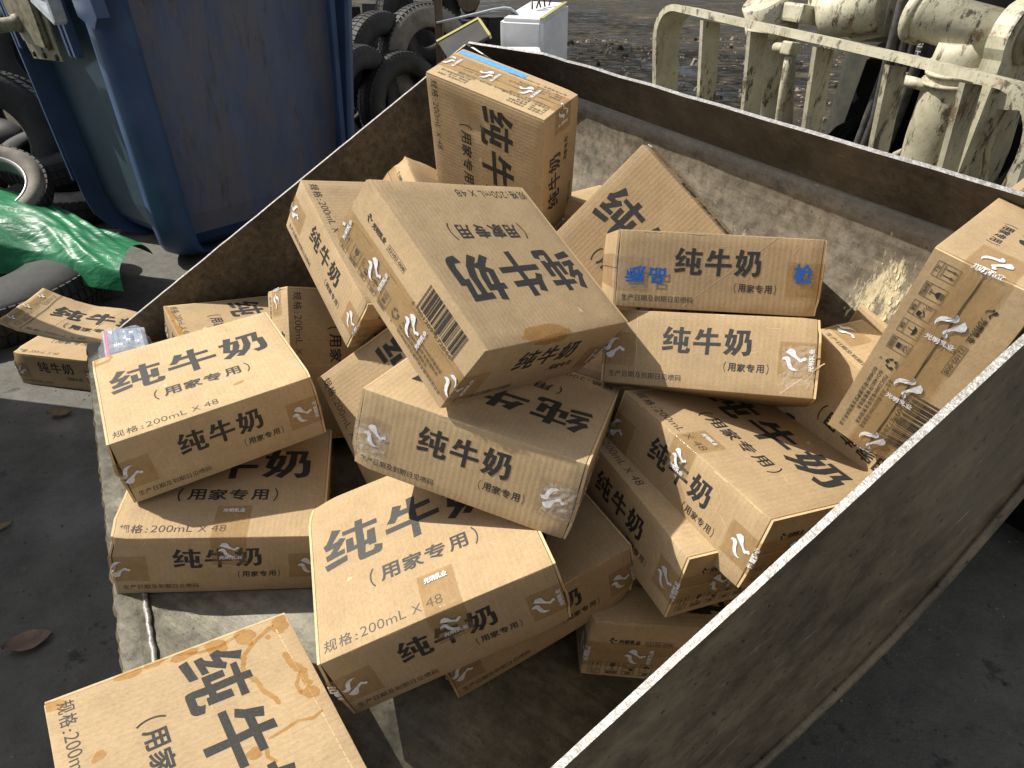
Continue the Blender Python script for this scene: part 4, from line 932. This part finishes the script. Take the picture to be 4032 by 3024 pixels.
bm = bmesh.new(); bin_shape(bm, BC0, BDL, BDR, .94, 1.16, [(1.262, .10), (1.30, .11), (1.34, .10), (1.40, .03)]); recalc(bm); obj('bin_lid', inbin(bm), 'binclean', bn)
def strip(P0, P1, w, d, out, name, mat, parent=bn):
    """raised rib between two points on a wall"""
    P0, P1 = Vector(P0), Vector(P1); ax = (P1-P0).normalized(); s = ax.cross(out).normalized()
    bm = bmesh.new(); pts = [P0+s*w/2, P0-s*w/2, P1-s*w/2, P1+s*w/2]
    prism(bm, [p-out*.02 for p in pts], out*(d+.02)); bmesh.ops.bevel(bm, geom=bm.edges[:], offset=min(d, w)*.3, segments=2, affect='EDGES'); recalc(bm)
    return obj(name, inbin(bm), mat, parent)
def on_bin(side, t, z):
    e = 0
    for (z0, e0), (z1, e1) in zip(ZS, ZS[1:]):
        if z0 <= z <= z1: e = e0+(e1-e0)*(z-z0)/(z1-z0)
    return (BC0+BDL*t+nL*e if side == 'L' else BC0+BDR*t+nR*e)+Vector((0, 0, z))
for t in (.255, .300, .60, .84): strip(on_bin('L', t, .93), on_bin('L', t, 1.25), .030, .016, nL, 'bin_rib', 'binclean')
strip(on_bin('L', .885, .30), on_bin('L', .90, 1.22), .022, .010, nL, 'bin_rib', 'binclean')
for t in (1.04,): strip(on_bin('R', t, .28), on_bin('R', t, 1.24), .035, .012, nR, 'bin_rib', 'binclean')
# steel bracket with pin on the left wall
bm = bmesh.new(); fl = lambda t, z, o: on_bin('L', t, z)+nL*o
pl = [(.735, .895), (.412, .905), (.40, 1.24), (.80, 1.24), (.80, 1.10), (.765, .985)]
prism(bm, [fl(t, z, .004) for t, z in pl], nL*.008); recalc(bm); bk = obj('trunnion_bracket', inbin(bm), 'bracket', bn)
bm = bmesh.new(); prism(bm, [fl(t, z, .010) for t, z in ((.70, .965), (.465, .945), (.44, 1.24), (.76, 1.24), (.765, 1.08))], nL*.028); bmesh.ops.bevel(bm, geom=bm.edges[:], offset=.010, segments=2, affect='EDGES'); recalc(bm); obj('bracket_pressing', inbin(bm), 'bracket', bk)
bm = bmesh.new(); P0, P1 = fl(.665, 1.045, .03), fl(.70, 1.025, .24); tube(bm, [P0, P0+(P1-P0)*.12, P0+(P1-P0)*.13, P1], [.040, .036, .029, .029], 20); obj('trunnion_pin', inbin(bm), 'bracket', bk)
for t in (.70, .585, .455):
    bm = bmesh.new(); q = fl(t, .918, .012); tube(bm, [q, q+nL*.010], [.014, .011], 8); obj('bracket_bolt', inbin(bm), 'rust', bk)
# open galvanised handle frame near the front corner
bm = bmesh.new()
for a, b in ((fl(.235, 1.155, .06), fl(.02, 1.085, .085)), (fl(.02, 1.085, .085), fl(-.02, 1.26, .095)), (fl(.235, 1.155, .06), fl(.23, 1.26, .06))):
    ax = (b-a).normalized(); s = ax.cross(nL).normalized(); prism(bm, [a+s*.012, a-s*.012, a-s*.012+nL*.045, a+s*.012+nL*.045], b-a)
recalc(bm); obj('handle_frame', inbin(bm), 'galv', bn)
bm = bmesh.new(); prism(bm, [fl(t, z, .0) for t, z in ((-.01, 1.10), (-.12, 1.06), (-.17, 1.10), (-.16, 1.26), (-.01, 1.26))], nL*.05); recalc(bm); obj('handle_socket', inbin(bm), 'binclean', bn)
# added bin, unseen left of the picture, put in to shade the ground
def added_shade_bin():
    r = empty('waste_bin', Matrix.Translation((-2.5, 1.2, 0)), 'unseen blue waste bin added left of the bucket lip to shade the ground', 'waste bin')
    for nm, zs in (('bin_body', [(.06, -.17), (.12, -.06), (.25, .0), (.8, .03), (1.50, .06)]), ('bin_lid', [(1.502, .08), (1.56, .09), (1.63, .07), (1.70, -.02)])):  # body and lid of the added unseen bin
        bm = bmesh.new(); bin_shape(bm, Vector((-2.02, .06, 0)), Vector((-1, 0, 0)), Vector((0, 1, 0)), 1.0, 2.03, zs); recalc(bm)
        for v in bm.verts: v.co -= Vector((-2.5, 1.2, 0))
        obj(nm, bm, 'binclean', r)
added_shade_bin()

# ---------------------------------------------------------------- tyres
def tyre(loc, axis, R, w, label, mat='rubber', inner=None, group='worn tyres dumped around the blue bin', tread=True, rim=False, seed=0, dusty=False):
    ri = inner or R*.58; h = w/2
    bm = bmesh.new()
    prof = [(ri, -h*.62), (ri+.012, -h*.80), (ri+(R-ri)*.35, -h), (ri+(R-ri)*.72, -h*.97), (R-.022, -h*.80), (R-.006, -h*.66), (R, -h*.40), (R+.002, 0), (R, h*.40), (R-.006, h*.66), (R-.022, h*.80), (ri+(R-ri)*.72, h*.97), (ri+(R-ri)*.35, h), (ri+.012, h*.80), (ri, h*.62), (ri+.02, h*.50), (R-.03, h*.55), (R-.03, -h*.55), (ri+.02, -h*.50)]
    mis = [1 if dusty and i in (9, 10, 11, 12, 13) else 0 for i in range(len(prof))]
    lathe(bm, prof, 64, 0, mis)
    if tread:
        nb = max(28, int(2*math.pi*R/.034))
        for k in range(nb):
            a = 2*math.pi*k/nb; ca, sa = math.cos(a), math.sin(a)
            for z0, z1, tw in ((-h*.72, -h*.30, .25), (-h*.22, h*.22, -.15), (h*.30, h*.72, .25)):
                da = 2*math.pi/nb*.36; v = []
                for rr in (R-.008, R+.007):
                    for zz, s in ((z0, -1), (z0, 1), (z1, 1), (z1, -1)):
                        aa = a+s*da+tw*(2*math.pi/nb)*(zz/h); r2 = rr-(.010 if abs(zz) > h*.6 else 0); v.append(bm.verts.new((r2*math.cos(aa), r2*math.sin(aa), zz)))
                for q in ((4, 5, 6, 7), (0, 1, 5, 4), (1, 2, 6, 5), (2, 3, 7, 6), (3, 0, 4, 7)): bm.faces.new([v[i] for i in q])
    recalc(bm)
    m = frame(loc, axis)
    if rim:
        r = empty('scrap_tyre', m, label, 'tyre', group); obj('tyre_casing', bm, [mat, 'dusty'], r)
        bm = bmesh.new(); lathe(bm, [(ri-.006, -h*.35), (ri+.004, -h*.75), (ri+.010, -h*.78), (ri+.006, -h*.3), (ri+.006, h*.3), (ri+.010, h*.80), (ri+.003, h*.86), (ri-.006, h*.45)], 64); recalc(bm); obj('bead_ring', bm, 'rimsteel', r)
        return r
    o = obj('scrap_tyre', bm, [mat, 'dusty']); o.matrix_world = m
    return tag(o, label, 'tyre', group)
tyre((-2.36, 3.10, .395), (.20, -.48, .85), .255, .115, 'small tyre with dusty sunlit sidewall and metal bead lying on green plastic', rim=True, inner=.165, dusty=True)
tyre((-2.33, 2.74, .115), (.02, -.05, 1), .55, .20, 'large black tyre lying flat under the green plastic', inner=.26)
tyre((-2.62, 2.15, .09), (0, 0, 1), .40, .17, 'black tyre lying on the ground in front of the large one at the left edge', inner=.22)
tyre((-2.85, 3.85, .42), (.35, -.90, .25), .40, .24, 'black tyre standing upright behind the small dusty one')
tyre((-2.55, 4.02, .12), (.1, -.1, 1), .31, .19, 'tyre with ragged dusty tread lying behind the bin left edge', dusty=True)
tyre((-2.60, 4.05, .33), (-.05, -.2, 1), .30, .17, 'tyre lying on top of another behind the bin left edge')
for i, (x, y, z, ax, R) in enumerate(((-3.3, 4.7, .30, (.5, -.85, .1), .38), (-3.0, 5.0, .75, (.2, -.95, .2), .36), (-3.6, 4.3, .12, (0, 0, 1), .40), (-3.3, 4.2, .34, (.05, 0, 1), .38), (-3.5, 5.4, .35, (.7, -.7, 0), .38), (-3.7, 5.0, .75, (.1, -.3, .95), .38))):
    tyre((x, y, z), ax, R, .22, ('black tyre leaning in the pile behind the left edge of the bin', 'black tyre high in the pile at the left edge', 'flat tyre at the bottom of the left pile', 'second flat tyre from the ground in the left pile', 'black tyre standing at the back of the left pile', 'tilted tyre on top of the left pile')[i], tread=i < 2)
# standing row and heap beyond the bin
for i, (x, y, z, ax, R, w, lab) in enumerate((
    (-1.02, 4.98, .46, (.88, -.47, .02), .34, .20, 'upright tyre nearest the bin, its tread towards the viewer'),
    (-.78, 5.22, .40, (.75, -.66, .04), .34, .19, 'lower tyre tucked in front of the upright ones'),
    (-.92, 5.35, .62, (.80, -.60, .05), .35, .20, 'foremost upright tyre right of the blue bin'),
    (-.62, 5.55, .64, (.62, -.78, .10), .37, .21, 'wide tyre with a sunlit shoulder leaning beside the wood post'),
    (-1.20, 5.15, .52, (.86, -.50, .0), .34, .20, 'upright tyre half hidden by the right edge of the blue bin'),
    (-.72, 6.05, .88, (.55, -.83, .05), .34, .20, 'black tyre standing higher behind the one with a sunlit shoulder'),
    (-1.15, 6.3, .92, (.30, -.95, .1), .36, .22, 'black tyre at the top edge behind the blue bin'),
    (-.95, 5.45, .11, (0, 0, 1), .36, .20, 'flat tyre at the bottom of the heap by the blue bin'),
    (-.45, 5.75, .11, (.02, 0, 1), .36, .20, 'flat tyre under the leaning wide tyre'),
    (-1.25, 6.1, .11, (0, .02, 1), .36, .20, 'flat tyre at the back of the heap'),
    (-.70, 6.15, .31, (.03, 0, 1), .36, .20, 'second flat tyre at the back of the heap'))):
    tyre((x, y, z), ax, R, w, lab, tread=i < 7, dusty=(i == 3))
# ---------------------------------------------------------------- green plastic
bm = bmesh.new(); nu, nv = 100, 64; gq = []
BK0, BK1, FR0, FR1 = Vector((-2.95, 3.50, .46)), Vector((-1.66, 3.04, .12)), Vector((-2.90, 2.74, .25)), Vector((-1.60, 2.66, .17))
for i in range(nu+1):
    row = []
    for j in range(nv+1):
        u, v = i/nu, j/nv; a = BK0.lerp(BK1, u); b = FR0.lerp(FR1, u); p = a.lerp(b, v)
        edge = min(1, min(u, 1-u)*7, min(v, 1-v)*6)
        d = v*1.5-u*1.9+.22*noise.noise(Vector((u*2.2, v*1.5, 9)))
        fold = .035*noise.noise(Vector((d*2.6, u*1.2+v*.6, 1)))+.022*noise.noise(Vector((d*6.5, u*1.6+v, 4)))+.010*(abs(math.sin(d*11+2*noise.noise(Vector((u*3, v*3, 5)))))-.5)+.006*noise.noise(Vector((u*12, v*12, 2)))
        z = p.z+.20*math.sin(math.pi*v)**.7*(1-.55*u)*min(1, u*4+.5)+fold*edge
        if v > .93: z -= (v-.93)/.07*.05
        row.append(bm.verts.new((p.x+.03*noise.noise(Vector((v*3, u*3, 2))), p.y+.05*noise.noise(Vector((u*4, v*2, 7)))-.05*math.sin(u*7)*v, max(.012, z))))
    gq.append(row)
for i in range(nu):
    for j in range(nv): f = bm.faces.new((gq[i][j], gq[i+1][j], gq[i+1][j+1], gq[i][j+1])); f.smooth = True
tag(obj('plastic_sheet', bm, 'green'), 'crumpled green plastic sheet heaped over the large tyre by the bin', 'plastic sheet')

# ---------------------------------------------------------------- things beyond the bucket
A3, B3, C3 = Vector((-.084, 5.0, .952)), Vector((.195, 5.0, .94)), Vector((.40, 5.5, 1.018)); D3 = A3+C3-B3; dn = Vector((.01, .03, -.92))
root = empty('white_cabinet', Matrix.Translation((.16, 5.25, 0)), 'dirty white box-shaped cabinet with yellow taped edge beyond the bucket', 'cabinet')
def rel(bm, o=Vector((.16, 5.25, 0))):
    for v in bm.verts: v.co -= o
    return recalc(bm)
bm = bmesh.new(); prism(bm, [A3, B3, C3, D3], dn); bmesh.ops.bevel(bm, geom=bm.edges[:], offset=.022, segments=3, affect='EDGES'); obj('cabinet_body', rel(bm), 'white', root)
bm = bmesh.new(); e = (C3-B3).normalized(); q = B3+e*.03; q2 = C3-e*.02; up = (C3-B3).cross(A3-B3).normalized(); up = up if up.z > 0 else -up; ot = (B3-A3).normalized()
prism(bm, [q-ot*.03+up*.003, q-ot*.006+up*.003, q2-ot*.006+up*.003, q2-ot*.03+up*.003], up*.004); obj('edge_tape', rel(bm), 'yellow', root)
bm = bmesh.new()
for k in range(5): a = A3+(C3-A3)*(.45+.06*k)+up*.01; tube(bm, [a, a+Vector((.02*math.sin(k*2), .03, .05)), a+Vector((.05*math.cos(k), .05, .06))], .006, 6)
obj('red_cord', rel(bm), 'rust', root)
bm = bmesh.new(); box(bm, (-.30, 4.55, .62), (.18, 4.9, .80), 0, .02); box(bm, (-.25, 4.6, .0), (.12, 4.85, .62), 0, .02)
tag(obj('foam_block', bm, 'white'), 'white foam block just behind the far bucket rim', 'foam block')
bm = bmesh.new(); flat_bar(bm, [(-.50, 5.15, .915), (-.30, 5.12, .955), (-.12, 5.1, .995), (-.05, 5.1, 1.005), (-.01, 5.1, 1.000), (.03, 5.1, .975), (.06, 5.1, .945), (.08, 5.1, .90)], .10, .010)
tag(obj('bent_metal_strip', bm, 'galv'), 'bent grey metal strip propped on the white cabinet', 'metal strip')
bm = bmesh.new(); box(bm, (-.515, 5.2, 0), (-.465, 5.26, 1.10), 0, .004); tag(obj('wood_post', bm, 'wood'), 'weathered wooden post standing beside the heap of tyres', 'post')
root = empty('edged_panel', frame((-.29, 4.95, .84), (-.25, -.55, .8), (.75, .1, .5)), 'grey panel with yellow edging lying behind the far bucket corner', 'panel')
bm = bmesh.new(); box(bm, (-.17, -.09, -.01), (.13, .10, .01), 0, .003); obj('panel_board', bm, 'debris', root)
bm = bmesh.new(); box(bm, (-.175, .094, -.014), (.135, .112, .016)); box(bm, (.124, -.09, -.014), (.140, .0935, .016)); obj('panel_edging', bm, 'yellow', root)
bm = bmesh.new(); tube(bm, [(-.35, 6.4, .95), (-.33, 6.2, 1.0), (-.33, 5.9, 1.01)], [.07, .08, .075], 18); tag(obj('tan_canister', bm, 'wood'), 'tan round canister on the scrap behind the wood post', 'canister')
rng = random.Random(21); bm = bmesh.new()
for k in range(26):
    x, y = rng.uniform(-1.5, .15), rng.uniform(6.2, 8.5); s = rng.uniform(.12, .35); h = rng.uniform(.15, .95)
    c0 = Vector((x, y, 0)); pts = [c0+Vector((s*math.cos(t)*rng.uniform(.7, 1.2), s*math.sin(t)*rng.uniform(.7, 1.2), 0)) for t in [i*math.pi*2/7 for i in range(7)]]
    prism(bm, pts, (rng.uniform(-.1, .1), rng.uniform(-.1, .1), h))
tag(obj('scrap_heap', recalc(bm), 'debris'), 'dark heap of scrap at the top edge behind the tyres', 'scrap heap', kind='stuff')

# ---------------------------------------------------------------- leaves and litter on the ground
def leaf_mesh(l, w, seed, curl=.15):
    bm = bmesh.new(); n = 10; rows = []
    for i in range(n+1):
        t = i/n; ww = w*math.sin(math.pi*t)**.75*(1+.12*noise.noise(Vector((t*6, seed, 0)))); z = .004+curl*l*(t-.5)**2+.006*noise.noise(Vector((t*4, seed, 3)))
        rows.append([bm.verts.new((l*(t-.5), s*ww/2, z+abs(s)*.012*w/.06)) for s in (-1, 0, 1)])
    for a, b in zip(rows, rows[1:]):
        for j in range(2):
            f = bm.faces.new((a[j], b[j], b[j+1], a[j+1])); f.smooth = True
    bmesh.ops.remove_doubles(bm, verts=bm.verts, dist=1e-5)
    return bm
for k, (x, y, rot, l, w, mat, lab) in enumerate(((-1.07, 1.00, .5, .095, .052, 'leaf', 'large reddish brown leaf on the dark ground near the bucket lip'), (-1.19, .76, .8, .07, .045, 'leaf', 'reddish leaf at the left edge of the picture on the dark ground'), (-1.36, 1.36, .9, .065, .022, 'leafy', 'small tan leaf on the dark ground left of the bucket'), (-1.50, 1.90, .3, .07, .035, 'leafy', 'pale scrap of leaf beside the carton on the ground'))):
    o = obj('fallen_leaf', leaf_mesh(l, w, k), mat); o.location = (x, y, .002); o.rotation_euler = (.1, .1, rot); tag(o, lab, 'leaf', 'fallen leaves by the bucket')
rng = random.Random(4); bm = bmesh.new()
for k in range(750):
    x, y = rng.uniform(.2, 5.5), rng.uniform(4.3, 14); l = rng.uniform(.03, .09); w = l*rng.uniform(.4, .7); a = rng.uniform(0, 6.3); c, s = math.cos(a), math.sin(a); t = rng.uniform(-.9, .9)
    pts = [(-l/2, 0), (0, -w/2), (l/2, 0), (0, w/2)]
    f = bm.faces.new([bm.verts.new((x+p*c-q*s, y+p*s+q*c, .014+rng.uniform(0, .012)+abs(p)*t)) for p, q in pts]); f.material_index = rng.choice((0, 0, 0, 1))
tag(obj('leaf_litter', bm, ['leaf', 'leafy']), 'scattered fallen leaves on the wet ground beyond the bucket', 'leaf litter', kind='stuff')

# ---------------------------------------------------------------- tree whose shade dapples the far ground (its crown is above the picture)
k = N('tree_leaves'); k.col((.045, .085, .025)).rough(.6); M['treeleaf'] = k.m
def shade_tree(x, y, label, seed):
    rng = random.Random(seed)
    tr = empty('shade_tree', Matrix.Translation((x, y, 0)), label, 'tree')
    bm = bmesh.new(); tube(bm, [(0, 0, 0), (.05, .02, 1.2), (-.03, .05, 2.6), (.05, 0, 4.2), (.0, .1, 6.2)], [.20, .16, .14, .11, .04], 10)
    for k in range(9):
        a = k*2.4; z = 3.0+.35*k; L = 2.6-.12*k; tube(bm, [(0, 0, z), (L*.4*math.cos(a), L*.4*math.sin(a), z+.5), (L*math.cos(a), L*math.sin(a), z+1.0)], [.06, .04, .015], 6)
    obj('trunk', bm, 'wood', tr)
    bm = bmesh.new()
    for c in range(70):
        a, r = rng.uniform(0, 6.283), math.sqrt(rng.random()); cx, cy, cz = 3.3*r*math.cos(a), 3.6*r*math.sin(a), 5.6+rng.uniform(-1.2, 1.4)*(1-.5*r)
        for _ in range(60):
            p = Vector((cx+rng.gauss(0, .36), cy+rng.gauss(0, .36), cz+rng.gauss(0, .26))); s = rng.uniform(.07, .13)
            u = Vector((rng.gauss(0, 1), rng.gauss(0, 1), rng.gauss(0, .5))).normalized(); v = u.cross(Vector((rng.gauss(0, 1), rng.gauss(0, 1), rng.gauss(0, 1)))).normalized()
            bm.faces.new([bm.verts.new(q) for q in (p-u*s, p-v*s*.5, p+u*s, p+v*s*.5)])
    obj('crown', bm, 'treeleaf', tr)
shade_tree(-3.9, 10.9, 'leafy tree standing behind the blue bin, crown above the picture', 8)
shade_tree(-4.6, 18.5, 'second leafy tree farther off behind the blue bin, crown above the picture', 9)

# grit on the near ground
rng = random.Random(31); bm = bmesh.new()
for k in range(900):
    if k % 2: x, y = rng.uniform(-1.75, -.55), rng.uniform(.45, 2.3)
    else: x, y = rng.uniform(.25, 1.5), rng.uniform(.35, 1.9)
    s = min(.0045, abs(rng.gauss(.0018, .0016))+.001); a = rng.uniform(0, 6)
    base = [bm.verts.new((x+s*rng.uniform(.6, 1.2)*math.cos(a+t), y+s*rng.uniform(.6, 1.2)*math.sin(a+t), .001)) for t in (0, 1.3, 2.6, 3.9, 5.1)]; tp = bm.verts.new((x, y, s*rng.uniform(.5, 1.1)))
    for i in range(5): f = bm.faces.new((base[i], base[(i+1) % 5], tp)); f.material_index = k % 3
tag(obj('ground_grit', bm, ['dusty', 'ground', 'rust']), 'scattered grit and pebbles on the dark ground beside the bucket', 'grit', kind='stuff')

rng = random.Random(77); bm = bmesh.new()
for k in range(230):
    x, y = rng.uniform(.1, 4.5), 4.6+9.5*rng.random()**1.5; r = min(.11, abs(rng.gauss(.022, .025))+.012)
    ring = [(x+r*rng.uniform(.7, 1.3)*math.cos(a), y+r*rng.uniform(.7, 1.3)*math.sin(a)) for a in [i*math.pi/3+rng.uniform(-.2, .2) for i in range(6)]]; h = r*rng.uniform(.5, 1.2)
    lo = [bm.verts.new((p[0], p[1], .004)) for p in ring]; hi = [bm.verts.new((x+(p[0]-x)*rng.uniform(.4, .8), y+(p[1]-y)*rng.uniform(.4, .8), h*rng.uniform(.7, 1.1))) for p in ring]
    for i in range(6): f = bm.faces.new((lo[i], lo[(i+1) % 6], hi[(i+1) % 6], hi[i])); f.material_index = k % 2
    f = bm.faces.new(hi); f.material_index = k % 2
tag(obj('rubble', bm, ['dusty', 'mud']), 'loose stones and lumps of earth on the muddy ground beyond the bucket', 'rubble', kind='stuff')
